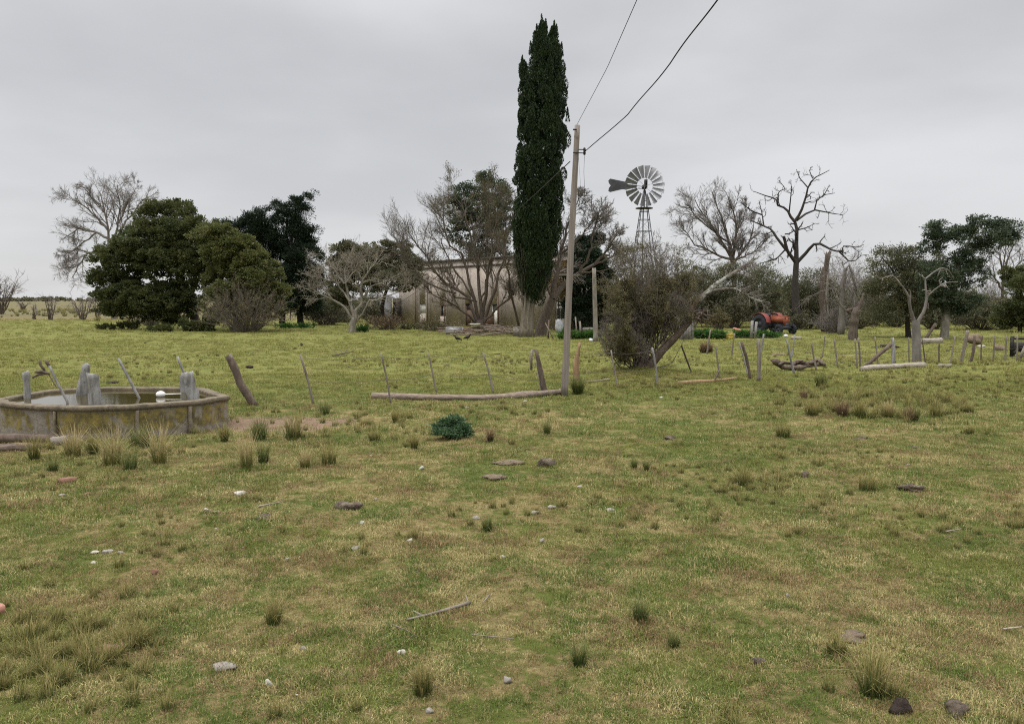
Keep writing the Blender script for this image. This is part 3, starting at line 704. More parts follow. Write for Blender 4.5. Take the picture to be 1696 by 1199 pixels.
# ------------------------------------------------------------------ stones, bricks, clods
def rock(name, px, py, wpx, hpx, mt, label, cat='stone', group=None, jit=.3, sink=.62):
    p = on(px, py); k = p[1] / F; w = wpx * k / 2 * .86; h = hpx * k / 2 * 1.1
    mb = MB(); fc_ = mt in ('stone', 'stone_w', 'slab', 'brick'); ball(mb, p + (0, 0, h * (1 - sink)), 1.15 if fc_ else 1, 13, 20, (w, w * .8, h), .12 if fc_ else .42, int(px * 3 + py), fc_)
    c = mb.build(name, M[mt], origin=p, smooth=False); return tag(c, label, cat, group)
for r in [
    ('stone', 397, 822, 23, 11, 'stone_w', 'largest white flat stone left of centre in the meadow'),
    ('stone', 341, 851, 16, 9, 'stone_w', 'white stone touching a dark flat chip'),
    ('stone', 357, 852, 18, 6, 'slab', 'dark flat chip touching a white stone'),
    ('stone', 103, 824, 12, 8, 'stone', 'small grey stone left of the dark brick'),
    ('stone', 588, 908, 17, 9, 'stone', 'pale grey stone below left of another pale one'),
    ('stone', 680, 896, 14, 8, 'stone_w', 'pale stone in the middle of the near meadow, left of centre'),
    ('stone', 833, 924, 12, 7, 'stone_w', 'small squarish white stone at centre'),
    ('stone', 898, 898, 13, 11, 'stone', 'grey upright stone on a brown patch right of centre'),
    ('stone', 789, 860, 16, 7, 'stone', 'flat grey stone left of a small dark tussock'),
    ('stone', 600, 867, 10, 8, 'stone_w', 'small pale stone right below the brown clod'),
    ('stone', 621, 830, 10, 6, 'stone', 'small stone right of the brown clod'),
    ('stone', 698, 778, 10, 8, 'stone_w', 'small pale stone below the blue-green weed'),
    ('stone', 960, 806, 12, 6, 'stone_w', 'pale stone right of the peat-brown clod at centre'),
    ('stone', 914, 840, 20, 8, 'stone', 'pair-shaped grey stone below the peat-brown clod'),
    ('stone', 1011, 843, 17, 7, 'stone', 'flat pale stone on bare ground right of centre'),
    ('stone', 887, 852, 18, 7, 'stone', 'low mottled stone next to a grass tuft at centre'),
    ('stone', 841, 1130, 23, 13, 'stone', 'grey stone at bottom centre with a sharp top'),
    ('stone', 711, 1180, 19, 10, 'stone', 'pinkish grey stone at the bottom edge'),
    ('stone', 446, 1138, 17, 14, 'stone_w', 'white stone in the lower left foreground'),
    ('stone', 502, 1075, 13, 8, 'stone', 'dull stone in the left foreground, half in grass'),
    ('stone', 370, 1106, 50, 11, 'slab', 'broad flat grey slab of stone in the left foreground'),
    ('stone', 667, 1083, 20, 9, 'stone_w', 'whitish stone under the fallen stick'),
    ('stone', 157, 914, 18, 6, 'stone_w', 'whitish flat stone, first in a row of three chips'),
    ('stone', 178, 913, 24, 7, 'stone', 'long grey chip, middle of a row of three'),
    ('stone', 200, 915, 14, 6, 'slab', 'dark chip, last in a row of three'),
    ('stone', 155, 931, 11, 6, 'stone_w', 'tiny white stone below the row of three chips'),
    ('stone', 476, 923, 11, 7, 'stone', 'small pale stone alone left of centre in the near meadow'),
    ('stone', 210, 1058, 8, 9, 'stone_w', 'small white stone upright behind the reddish brick'),
    ('stone', 774, 677, 10, 4, 'stone_w', 'white fleck of stone just behind the blue-green weed'),
    ('stone', 1095, 660, 9, 4, 'stone_w', 'white fleck of stone below the leaning tree'),
    ('stone', 1304, 985, 8, 9, 'stone', 'small grey stone beside a green tuft on the right'),
    ('stone', 870, 665, 9, 4, 'stone_w', 'white fleck of stone below the right end of the long log'),
    ('brick', 257, 947, 17, 12, 'brick', 'brown brick lump alone in the left meadow'),
    ('brick', 462, 876, 11, 7, 'brick', 'small orange brick chip in the left meadow'),
    ('clod', 578, 842, 33, 13, 'dung', 'rough brown clod left of centre', 'clod'),
    ('clod', 905, 774, 25, 14, 'dung', 'rough peat-brown clod at centre', 'clod'),
    ('clod', 441, 858, 34, 6, 'dung', 'long flat brown bark piece left of centre', 'bark'),
    ('clod', 147, 823, 20, 9, 'brick', 'dark brick fragment in the upper left meadow', 'brick'),
    ('clod', 1512, 814, 29, 10, 'dung', 'crumbled brown dung in the right meadow', 'dung'),
    ('clod', 1515, 743, 22, 6, 'dung', 'flat brown dung further up the right meadow', 'dung'),
    ('clod', 1113, 730, 24, 8, 'dung', 'crumbled brown dung right of centre below the leaning tree', 'dung'),
    ('clod', 1427, 728, 22, 6, 'dung', 'low brown dung just below the tussock row', 'dung'),
    ('clod', 1495, 1176, 36, 26, 'dung_dark', 'almost black fibrous clod near the bottom right corner', 'clod'),
    ('clod', 1588, 1186, 36, 22, 'dung', 'round flat grey-brown dung pat in the bottom right corner', 'dung'),
    ('clod', 1421, 1054, 56, 12, 'turfclod', 'wide pale brown mound of loose turf right of centre', 'mound'),
    ('clod', 1258, 1099, 26, 16, 'dung', 'small brown clod at lower right', 'clod'),
    ('clod', 1333, 790, 14, 8, 'dung', 'small brown clod in the right meadow, left of the broad tussock', 'clod'),
    ('clod', 832, 770, 60, 5, 'turfclod', 'thin streak of bare turf left of the peat-brown clod', 'mound'),
    ('clod', 813, 794, 34, 9, 'turfclod', 'low pale turf mound left of the peat-brown clod', 'mound'),
    ('clod', 120, 642, 4, 4, 'dung', 'tiny brown clod on the lawn just behind the tank', 'clod'),
    ('clod', 189, 634, 17, 5, 'dung_dark', 'dark molehill right behind the tank rim', 'mound'),
    ('clod', 413, 610, 13, 5, 'dung_dark', 'dark clod on the lawn right of the crooked post', 'clod'),
    ('clod', 487, 578, 10, 3, 'dung_dark', 'dark clod on the lawn above the first leaning fence post', 'clod'),
    ('clod', 499, 573, 5, 4, 'dung_dark', 'tiny black clod beside another on the upper lawn', 'clod'),
    ('clod', 1290, 588, 20, 4, 'turfclod', 'pale earthy lump left of the dark fallen branches', 'mound'),
]: rock(*r[:7], *(r[7:] or ('brick',) if r[0] == 'brick' else r[7:]))
DG = 'dark clods scattered over the lawn'
rs = np.random.RandomState(15)
for k in range(26):
    px, py = rs.uniform(180, 960), rs.uniform(566, 612)
    if k > 17: px, py = rs.uniform(1150, 1600), rs.uniform(572, 600)
    rock('clod', px, py, rs.uniform(5, 11), rs.uniform(1.6, 3.2), 'dung_dark' if k % 3 else 'dung', 'small low dark clod lying on the lawn behind the fence', 'clod', DG)
SG = 'tiny chips scattered in the near meadow'
for k in range(40):
    px, py = rs.uniform(30, 1680), 705 + 480 * rs.rand() ** 1.3
    rock('stone', px, py, rs.uniform(4, 8), rs.uniform(2.5, 4.5), rs.choice(['stone', 'stone_w', 'dung', 'turfclod']), 'tiny chip half buried in the grass of the near meadow', 'stone', SG)
slab('brick', 112, 803, (.20, .10, .07), .5, 'brick', 'whole brown brick lying in the upper left meadow', 'brick', jit=.006)
slab('brick', 181, 1086, (.17, .11, .06), .1, 'brick', 'reddish brick in the long grass of the left foreground', 'brick', jit=.01)
M['brick_pink'] = pm('pink_brick', (.50, .27, .20), (.36, .17, .12), 10, .9, .3)
slab('brick', -14, 1012, (.20, .09, .07), -.45, 'brick_pink', 'pink brick corner poking in at the left edge', 'brick', jit=.006)
def stick(pxs, wpx, mt, label, z=.02, name='stick', cat='stick', subs=()):
    pp = np.array([on(a, b, z + .012 * (i % 2)) for i, (a, b) in enumerate(pxs)]); k = pp[0][1] / F
    pp = resample(pp, 10); mb = MB(); mb.tube(pp, wpx / 2 * k * np.linspace(1, .55, 10), 6, .2, int(pxs[0][0]))
    for s_ in subs:
        q = resample(np.array([on(a, b, z + .03 * i) for i, (a, b) in enumerate(s_)]), 5); mb.tube(q, wpx / 3.4 * k * np.linspace(1, .5, 5), 5, .1, 3)
    return tag(mb.build(name, M[mt], origin=pp[0]), label, cat)
stick([(778, 997), (745, 1012), (710, 1020), (675, 1031)], 7, 'wood', 'longest fallen stick, pale and bent, in the centre foreground', subs=([(776, 998), (772, 992)], [(700, 1022), (684, 1020)]))
stick([(811, 985), (800, 1000)], 3, 'wood', 'short straight straw-coloured stick right of the longest one')
stick([(650, 1038), (672, 1048), (690, 1056)], 2.4, 'wood', 'thin twig lying below the left end of the longest stick', subs=([(685, 1054), (680, 1064)],))
stick([(1662, 1040), (1692, 1038)], 3.5, 'log_pale', 'thin pale stick at the right edge of the foreground')
stick([(1566, 883), (1592, 880)], 3, 'log_pale', 'thin pale stick on the green patch in the right meadow')
stick([(428, 842), (468, 838)], 3, 'log_pale', 'thin pale stick above the flat bark piece at left')
stick([(780, 1055), (850, 1064)], 2, 'wood', 'long thin straw-coloured stick right below the longest stick')
stick([(556, 592), (585, 586)], 2.5, 'bark_mid', 'dark twig tangle lying on the lawn behind the fence', z=.1, subs=([(560, 592), (552, 584)], [(570, 590), (578, 580)], [(568, 589), (562, 584)], [(578, 588), (590, 582)], [(550, 593), (575, 594)]))
# blue-green weed
rs = np.random.RandomState(3)
p = on(748, 727); Y = p[1]
wd = empty('weed', p, 'blue-green bushy thistle-like weed alone in the middle of the meadow', 'weed')
V_, Q_ = crown(lobes_px([(730, 711, 13, 12, 0), (744, 703, 15, 13, 0), (757, 700, 12, 12, .05), (769, 712, 13, 11, -.1), (748, 716, 25, 9, -.15), (736, 702, 8, 9, 0), (776, 718, 8, 6, 0)], Y, rs), 5200, .058, .34, rs, clump=.075, per=22, outw=.7, up=.25, inner=.35)
link('leaves', mesh_from('leaves', V_, Q_), M['leaf_blue'], wd)
pp, dd, LL, rr = np.repeat(p[None], 26, 0), rs.normal(size=(26, 3)) * (1, 1, .1) + (0, 0, .7), rs.uniform(.18, .36, 26), np.full(26, .006)
t_, r_ = grow(rs, pp, dd, LL, rr, 4, .1); V_, Q_ = tubes(t_, r_, 4); link('stems', mesh_from('stems', V_, Q_), M['leaf_weed'], wd)

# ------------------------------------------------------------------ logs
def logobj(name, pxs, wpx, mt, label, taper=.8, sides=12, jit=.1, lift=.8, knots=(), cat='log'):
    pp = np.array([on(a, b) for a, b in pxs]); r = wpx / 2 / F * pp[0][1]
    pp[:, 2] += r * lift; pp = resample(pp, 26); rs_ = np.random.RandomState(int(pxs[0][0] + pxs[0][1]))
    rad = r * np.linspace(1, taper, 26) * (1 + .08 * np.sin(np.linspace(0, 9, 26) + rs_.rand() * 6)) * rs_.uniform(.94, 1.06, 26)
    for k, a in knots: rad[k - 1:k + 2] *= a
    pp[:, 2] += .12 * r * np.sin(np.linspace(0, 7, 26))
    mb = MB(); mb.tube(pp, rad, sides, jit, int(pxs[0][0]))
    return tag(mb.build(name, M[mt], origin=pp[0]), label, cat)
logobj('fallen_log', [(617, 661), (700, 664), (800, 663), (850, 659), (935, 652)], 12, 'log', 'long grey-brown log lying under the leaning fence posts', .8, knots=((19, 1.3),))
logobj('fallen_log', [(1124, 637), (1170, 634), (1220, 629)], 7, 'wood_tan', 'thin tan log on the lawn right of the leaning tree', .6)
logobj('fallen_log', [(1428, 615), (1450, 613), (1490, 610), (1531, 609)], 9.5, 'log_pale', 'bleached pale log lying below the right-hand fence', 1.15)
logobj('fallen_log', [(1527, 570), (1543, 569), (1558, 568)], 9.5, 'log_pale', 'short thick bleached log between the two pale tree trunks', 1.)
logobj('fallen_log', [(1010, 632), (990, 633), (970, 634)], 3.5, 'log', 'thin dark root-like branch on the lawn left of the leaning tree', .6)
logobj('fallen_log', [(1312, 563), (1326, 562)], 6, 'log_pale', 'whitish log end on the grass right of the tractor', 1.)
logobj('fallen_log', [(1555, 609), (1575, 608)], 6, 'log_pale', 'small bleached log piece right of the long bleached log', .9)
# heap of dead branches
p = on(1325, 612); mb = MB(); rs = np.random.RandomState(12)
heap = [([(1282, 597), (1292, 606), (1302, 609), (1320, 608)], 9), ([(1300, 608), (1325, 609), (1350, 604), (1366, 603)], 10), ([(1296, 600), (1315, 602), (1335, 600)], 6), ([(1312, 606), (1318, 598), (1330, 597)], 5),
        ([(1338, 606), (1345, 599), (1356, 596), (1366, 604)], 7), ([(1305, 611), (1312, 604), (1318, 600)], 5), ([(1325, 607), (1340, 601), (1352, 602)], 6), ([(1280, 598), (1276, 596)], 3), ([(1290, 603), (1300, 599)], 4)]
for k, (pl, w) in enumerate(heap):
    q = resample([P(a, b, p[1] + rs.uniform(-.3, .3)) for a, b in pl], 9); q[:, 2] = np.maximum(q[:, 2], .05)
    mb.tube(q, w / 2 / F * p[1] * np.linspace(1, .7, 9) * rs.uniform(.75, 1.25, 9), 8, .3, k)
tag(mb.build('branch_heap', M['wood_dark'], origin=p), 'dark heap of gnarled dead branches on the lawn behind the fence posts', 'branches')

# ------------------------------------------------------------------ fences
M['wire'] = pm('rusty_wire', (.13, .11, .095), (.09, .075, .065), 3, .7, 0, metal=.3)
def fence(label, posts, wires, seed=0):
    """posts: (base px, base py, top px, top py, width px, material, label)"""
    b0 = on(posts[0][0], posts[0][1]); f = empty('wire_fence', b0, label, 'fence'); tops = []
    for i, q in enumerate(posts):
        bx, by, tx, ty, w, mt = q[:6]; b_ = on(bx, by, -.06); Y_ = b_[1]; t_ = P(tx, ty, Y_ + ((i * 37) % 7 - 3) * .03)
        w2 = w * .84 / 2 / F * Y_; rs_ = np.random.RandomState(i + seed * 50)
        n_ = 8; pp_ = resample([b_, t_], n_); bend = rs_.normal(0, .25, 2) * w2 * 1.8
        s_ = np.sin(np.linspace(0, pi, n_)); pp_[:, 0] += bend[0] * s_ ; pp_[:, 1] += bend[1] * s_
        mb = MB(); mb.tube(pp_, w2 * np.linspace(1.08, .85, n_) * rs_.uniform(.88, 1.12, n_), 6 if w < 6 else 9, .22, i + seed, jag=.5)
        o = mb.build('post', M[mt], f)
        if len(q) > 6: o['label'] = q[6]
        tops.append((b_, t_))
    for h_ in wires:
        mb = MB()
        for (b1, t1), (b2, t2) in zip(tops[:-1], tops[1:]):
            a_ = b1 + (t1 - b1) * h_; c_ = b2 + (t2 - b2) * h_
            if np.linalg.norm(a_ - c_) > 9: continue
            q = resample([a_, c_], 6); q[:, 2] -= .05 * np.sin(np.linspace(0, pi, 6)); mb.tube(q, .0042, 4, cap=False)
        mb.build('wire', M['wire'], f)
    return f
fence('row of thin leaning fence posts crossing the middle of the meadow, past the utility pole', [
    (520, 671, 497, 587, 4.6, 'wood'), (648, 669, 631, 585, 4.6, 'wood'), (724, 650, 710, 585, 4.3, 'wood'), (818, 651, 800, 584, 4.3, 'wood'),
    (899, 652, 889, 601, 3.6, 'wood_grey'), (904, 653, 887, 579, 9, 'wood_dark', 'thick dark fence post leaning left'),
    (1024, 643, 1012, 580, 4.2, 'wood'), (1090, 640, 1080, 576, 4., 'wood_grey'), (1147, 618, 1129, 573, 3.6, 'wood_dark'), (1193, 629, 1185, 570, 3.8, 'wood'),
    (1240, 625, 1224, 567, 3.2, 'wood_grey'), (1243, 628, 1228, 566, 6.5, 'wood_dark', 'thick dark fence post leaning left'), (1256, 631, 1256, 561, 7.5, 'wood', 'thick upright grey fence post')], (.93, .5))
fence('row of thin upright fence posts on the right, ending at the frame edge', [
    (1316, 618, 1303, 563, 3.8, 'wood_grey'), (1353, 613, 1344, 568, 3.2, 'wood'), (1388, 609, 1382, 562, 3.2, 'wood'), (1420, 610, 1416, 561, 3.4, 'wood'), (1424, 606, 1421, 560, 3., 'wood'),
    (1455, 607, 1449, 558, 3., 'wood'), (1478, 606, 1478, 560, 7.5, 'wood_grey', 'thick pale grey fence post'), (1506, 604, 1505, 559, 3., 'wood'), (1533, 603, 1527, 561, 3., 'wood_dark'),
    (1556, 602, 1556, 567, 3.2, 'wood_dark'), (1574, 603, 1582, 556, 3.2, 'wood'), (1592, 601, 1603, 548, 6.2, 'wood', 'twisted pale fence post'), (1607, 599, 1614, 556, 6.2, 'wood_dark', 'thick brown fence post'),
    (1625, 598, 1627, 556, 2.8, 'wood_dark'), (1645, 598, 1648, 555, 3., 'wood'), (1665, 597, 1667, 556, 2.8, 'wood'), (1684, 597, 1685, 555, 3., 'wood'), (1725, 597, 1726, 555, 3., 'wood')], (.96, .55, .25), 3)
fence('second row of thin posts further back, in front of the orange tractor', [
    (1171, 586, 1177, 546, 3., 'wood'), (1212, 591, 1217, 552, 3., 'wood'), (1259, 592, 1265, 553, 3.2, 'wood_grey'), (1311, 592, 1316, 555, 3., 'wood_grey'), (1361, 592, 1366, 556, 2.8, 'wood')], (.9, .45), 5)
fence('low far paddock fence glimpsed beneath the dark conifer', [(455 + i * 13, 531, 455 + i * 13, 512 + (i % 3), 2.2, 'bark_mid') for i in range(9)], (.9, .5), 7)
def brace(pxs, w, mt, label):
    b_ = on(*pxs[0]); t_ = P(*pxs[1], b_[1] + .1); mb = MB(); mb.tube(resample([b_, t_], 6), w / 2 / F * b_[1], 7, .12, 5)
    return tag(mb.build('wooden_brace', M[mt], origin=b_), label, 'brace')
brace([(1430, 609), (1476, 570)], 6, 'wood_dark', 'diagonal dark brace log propped against the thick pale post on the right')
brace([(1181, 633), (1192, 613)], 2.6, 'wood_dark', 'short diagonal stick propped against a thin post over the tan log')
brace([(1532, 563), (1550, 536)], 5, 'bark_mid', 'dark log leaning diagonally between the two pale trunks')
mb = MB(); p = on(955, 632); mb.tube(resample([P(955, 634, p[1]), P(954, 605, p[1]), P(957, 585, p[1]), P(961, 567, p[1])], 9), np.array([9, 9, 9.5, 9, 8, 6.5, 5, 4, 4.5]) / 2 / F * p[1], 8, .22, 4)
tag(mb.build('tree_stump', M['wood_tan'], origin=p), 'tapering orange-tan stump just right of the utility pole', 'stump')
mb = MB(); p = on(880, 614); mb.tube([P(880, 614, p[1]), P(880, 592, p[1]), P(881, 579, p[1])], 2 / F * p[1], 6, .2, 4)
tag(mb.build('wooden_post', M['wood'], origin=p), 'faint pale post behind the thick dark fence post near the pole', 'post')

# ------------------------------------------------------------------ utility pole and wires
pb = on(936, 655); PY = pb[1]
pole = empty('utility_pole', pb, 'tall weathered wooden utility pole leaning slightly right', 'utility pole')
mb = MB(); q = resample([P(935, 658, PY), P(945, 430, PY), P(956.5, 208, PY)], 24); rs = np.random.RandomState(2)
mb.tube(q, np.linspace(6.1, 4.6, 24) / F * PY * rs.uniform(.96, 1.04, 24), 14, .05, 3); mb.build('pole_shaft', M['wood_pole'], pole, smooth=True)
M['iron'] = pm('dark_iron', (.035, .03, .028), (.02, .018, .017), 8, .6, .1, metal=.5)
bk = MB(); a = lambda x, y, dy=-.08: P(x, y, PY + dy)
for u_, v_ in (((949, 253), (968, 254)), ((958, 248), (968, 248)), ((968, 246), (968, 256))): bk.tube([a(*u_), a(*v_)], .012, 6)
bk.tube([a(949, 215), a(955, 215)], .018, 6); br = bk.build('bracket', M['iron'], pole)
ins = MB(); ins.tube(resample([a(968, 257), a(968, 245)], 5), np.array([.02, .035, .025, .035, .02]), 8); ins.build('insulator', M['iron'], pole)
def wire(pts, r, label, sag=0., n=40, wob=0.):
    q = resample(pts, n); q[:, 2] -= sag * np.sin(np.linspace(0, pi, n)); rs_ = np.random.RandomState(7)
    if wob: q[:, 2] += wob * np.sin(np.linspace(0, 40, n) + rs_.rand()) ; q[:, 0] += wob * np.sin(np.linspace(0, 31, n))
    mb = MB(); mb.tube(q, r, 5); return tag(mb.build('overhead_wire', M['iron'], origin=q[0]), label, 'wire')
A0 = a(969, 251); A1 = P(1040, 190, 15.9); A2 = P(1110, 105, 12.7); A3 = P(1187, 0, 10.0); d_ = A3 - A2
wire([A0, A1, A2, A3, A3 + d_ * 1.0 + (0, 0, .1), A3 + d_ * 4 + (0, 0, .2)], .0105, 'thicker twisted wire running from the pole bracket to the upper right', n=80, wob=.008)
B0 = P(955.5, 207, PY); B3 = P(1055, 0, 9.6)
wire([B0, P(1006, 112, 13.2), B3, B3 + (B3 - P(1006, 112, 13.2)) * 3], .005, 'thin wire running from the pole top straight to the top edge')
wire([a(944, 268), P(905, 305, 24), P(850, 355, 31), P(707, 472, 47), P(604, 540, 68)], .012, 'wire sloping from the pole down left past the cypress to the yard', n=50)
wire([a(968, 258), P(967, 285, PY), P(969, 330, PY - .03)], .004, 'loose wire end hanging down from the pole bracket', n=12)
wire([a(958, 258), P(961, 300, PY), P(963, 325, PY)], .0022, 'second, fainter loose wire hanging beside the pole', n=12)

# ------------------------------------------------------------------ trees
def tube_obj(name, P_, R_, sides, mt, parent, jit=0.):
    V_, Q_ = tubes(P_, R_, sides, jit, 3); return link(name, mesh_from(name, V_, Q_, True), mt, parent)
def merge_tubes(lst):
    Vs, Qs, n = [], [], 0
    for P_, R_, s_ in lst:
        V_, Q_ = tubes(P_, R_, s_); Vs.append(V_); Qs.append(Q_ + n); n += len(V_)
    return np.vstack(Vs), np.vstack(Qs)
def limbs_px(L, Y, rs, dz=1., m=10):
    """hand-drawn limbs: list of (polyline px, w0 px, w1 px[, depth drift m])"""
    PP, RR = [], []
    for q in L:
        pl, w0, w1 = q[:3]; drift = q[3] if len(q) > 3 else 0.
        k = len(pl); pts_ = [P(a, b, Y + drift * (i / (k - 1)) + (q[4] if len(q) > 4 else 0.)) for i, (a, b) in enumerate(pl)]
        rr_ = resample(pts_, m); 
        PP.append(rr_); RR.append(np.linspace(w0, w1 * .8, m) / 2 / F * Y * (.86 if w0 < 10 else 1))
    return np.array(PP), np.array(RR)
def bare_tree(name, Y, base, trunk, limbs, label, levels, seed, mt_bark, mt_twig, cat='tree', group=None, twr=None, extra=None, trop=(0, 0, .04), sides=8, jitt=.08):
    rs = np.random.RandomState(seed); b_ = P(base[0], base[1], Y); b_[2] = 0.
    t = empty(name, b_, label, cat, group)
    P1, R1 = limbs_px(trunk, Y, rs); tube_obj('trunk', P1, R1, sides + 2, M[mt_bark], t, jitt)
    P2, R2 = limbs_px(limbs, Y, rs) if limbs else (P1, R1)
    lst = []; minr = twr or .32 / F * Y
    if name not in ('dead_tree', 'pruned_tree') and len(P2) > 1:
        wv_ = rs.normal(0, 1, (len(P2), 10, 3)) * (.013 * np.linalg.norm(P2[:, -1] - P2[:, 0], axis=1))[:, None, None]; wv_[:, 0] = 0; P2 = P2 + wv_
    if limbs: tube_obj('limbs', P2, R2, sides, M[mt_bark], t, jitt * .6)
    src, srad = P2, R2
    for i, lv in enumerate(levels):
        p_, d_, L_, r_ = spawn(rs, src, srad, lv['k'], lv.get('t', .2), lv.get('ang', (30, 60)), lv.get('lf', (.4, .7)), .6, rmin=minr)
        L_ = np.clip(L_, 0, lv.get('max', 9)); r_ = np.minimum(r_, lv.get('rmax', 9))
        src, srad = grow(rs, p_, d_, L_, r_, lv.get('n', 5), lv.get('wob', .18), lv.get('trop', trop), .4)
        lst.append((src, srad, 5 if i == 0 else 3))
    V_, Q_ = merge_tubes(lst); link('crown', mesh_from('crown', V_, Q_, False), M[mt_twig], t)
    return t, src
def billow(lobes, rs, n=9, k=.42):
    out = []
    for c, r in lobes:
        out.append((c, r * .72)); m_ = max(5, int(n * (r[0] / 1.6)))
        u_ = unit(rs.normal(size=(m_, 3))); u_[:, 2] = np.where(rs.rand(m_) < .3, u_[:, 2], np.abs(u_[:, 2]))
        for q in u_: f = k * rs.uniform(.65, 1.25); out.append((c + q * r * rs.uniform(.72, .98), np.maximum(r * f * (1.1, 1.1, .8), .28)))
    return out
def leafy_tree(name, Y, base, trunk, lobes, label, nleaf, size, aspect, seed, mt_leaf, mt_bark='bark_dark', cat='tree', clump=.4, per=60, outw=1., up=.3, inner=.25, limbs=None, group=None, flat=.8, sub=0):
    rs = np.random.RandomState(seed); b_ = P(base[0], base[1], Y); b_[2] = 0.
    t = empty(name, b_, label, cat, group)
    if trunk:
        P1, R1 = limbs_px(trunk, Y, rs); tube_obj('trunk', P1, R1, 9, M[mt_bark], t, .12)
    if limbs:
        P1, R1 = limbs_px(limbs, Y, rs); tube_obj('limbs', P1, R1, 6, M[mt_bark], t, .1)
    LB = lobes_px(lobes, Y, rs, flat=flat)
    if sub: LB = billow(LB, rs, sub)
    V_, Q_ = crown(LB, nleaf, size, aspect, rs, clump, per, outw, up, inner)
    link('crown', mesh_from('crown', V_, Q_), M[mt_leaf], t); return t

# --- cypress
def cypress():
    rs = np.random.RandomState(42); Y = 48.3; b_ = P(872, 558, Y); b_[2] = 0
    t = empty('cypress_tree', b_, 'tall dense dark green cypress column with a double top', 'tree')
    yy = [28, 45, 62, 90, 110, 150, 195, 225, 270, 330, 400, 440, 475, 500]
    lf = [893, 886, 884, 882, 880, 866, 860, 857, 852, 851, 849, 856, 863, 872]
    rt = [899, 920, 924, 928, 934, 938, 943, 943, 938, 933, 926, 915, 905, 896]
    # lower trunk, flared and ridged
    q = resample([P(872, 562, Y), P(873, 540, Y), P(875, 510, Y), P(880, 460, Y), P(886, 400, Y), P(892, 330, Y)], 16)
    mb = MB(); mb.tube(q, np.interp(np.arange(16), [0, 1, 2, 4, 15], [12.5, 10.8, 10, 9, 3]) / F * Y, 18, .16, 5)
    for k in range(9):
        a_ = k * .7; r_ = .33; mb.tube([b_ + (cos(a_) * .44, sin(a_) * .38, -.05), b_ + (cos(a_) * r_, sin(a_) * r_, .6), b_ + (cos(a_) * r_ * .9 + .05, sin(a_) * r_, 1.6), b_ + (cos(a_) * .55 + .2, sin(a_) * .5, 3.2)], [.12, .085, .07, .04], 7, .2, k)
    mb.build('trunk', M['cyp_bark'], t, smooth=True)
    # foliage flames over the surface
    C, Dd = [], []
    def flames(n, fy, cxl, cxr, ymin, ymax, per, fr, fh):
        for k in range(n):
            y_ = rs.uniform(ymin, ymax) ; l_, r_ = cxl(y_), cxr(y_); cx_ = (l_ + r_) / 2; rw = (r_ - l_) / 2
            th_ = rs.uniform(0, 2 * pi); rr_ = rs.choice([1, 1, .75, .5]) * rs.uniform(.86, 1.)
            fr_ = fr * rs.uniform(.7, 1.35); fh_ = fh * rs.uniform(.7, 1.3)
            k_ = Y / F; c_ = P(cx_, y_, Y) + np.array((cos(th_), sin(th_), 0)) * max(.05, rw * k_ - fr_ * .42) * rr_
            z_ = rs.rand(per) ** .8; prof = np.sin(np.clip(z_ * .86 + .10, 0, 1) * pi) ** .7
            a_ = rs.rand(per) * 2 * pi; q_ = prof * fr_ * rs.uniform(.72, 1.05, per)
            pp_ = np.stack([c_[0] + np.cos(a_) * q_, c_[1] + np.sin(a_) * q_, c_[2] + (z_ - .55) * fh_ * 1.9], 1)
            C.append(pp_); Dd.append(np.stack([np.cos(a_) * .55, np.sin(a_) * .55, np.full(per, 1.1)], 1))
    fl_ = lambda y_: np.interp(y_, yy, lf); fr2 = lambda y_: np.interp(y_, yy, rt)
    flames(700, 0, fl_, fr2, 66, 490, 300, .30, .48)
    flames(26, 0, lambda y: 890 + 0 * y, lambda y: 905 + 0 * y, 42, 75, 240, .20, .38)
    flames(16, 0, lambda y: 912 + 0 * y, lambda y: 921 + 0 * y, 50, 85, 200, .16, .38)
    flames(8, 0, lambda y: 884 + 0 * y, lambda y: 890 + 0 * y, 50, 80, 160, .15, .32)
    flames(40, 0, lambda y: np.interp(y, [96, 130, 200], [864, 861, 859]), lambda y: np.interp(y, [96, 130, 200], [867, 876, 885]), 108, 200, 240, .22, .42)
    # spiky tips up the edges
    for (sx, sy) in ((897, 36), (889, 52), (918, 46), (922, 52), (865, 104), (879, 80), (940, 190), (930, 82), (904, 44)):
        c_ = P(sx, sy, Y); z_ = rs.rand(160); a_ = rs.rand(160) * 6.28; q_ = .13 * (1 - z_) ** .7
        C.append(np.stack([c_[0] + np.cos(a_) * q_, c_[1] + np.sin(a_) * q_, c_[2] + (z_ - .5) * .85], 1)); Dd.append(np.stack([np.cos(a_) * .3, np.sin(a_) * .3, np.ones(160)], 1))
    C = np.vstack(C); Dd = np.vstack(Dd); V_, Q_ = leaves(C, Dd, .13, .42, rs)
    link('crown', mesh_from('crown', V_, Q_), M['leaf_cyp'], t)
    # dead brown skirt
    n = 420; px = rs.uniform(853, 903, n); py = rs.uniform(430, 500, n)
    st = np.array([P(a_, b, Y + rs.uniform(-.6, .1)) for a_, b in zip(px, py)]); dr = np.stack([(px - 875) * .012 + rs.normal(0, .15, n), rs.normal(0, .3, n) - .3, np.full(n, 1.)], 1)
    p_, r_ = grow(rs, st, dr, rs.uniform(.5, 1.3, n), np.full(n, .013), 4, .12); V_, Q_ = tubes(p_, r_, 3)
    link('dead_twigs', mesh_from('dead_twigs', V_, Q_), M['twig_brown'], t)
cypress()
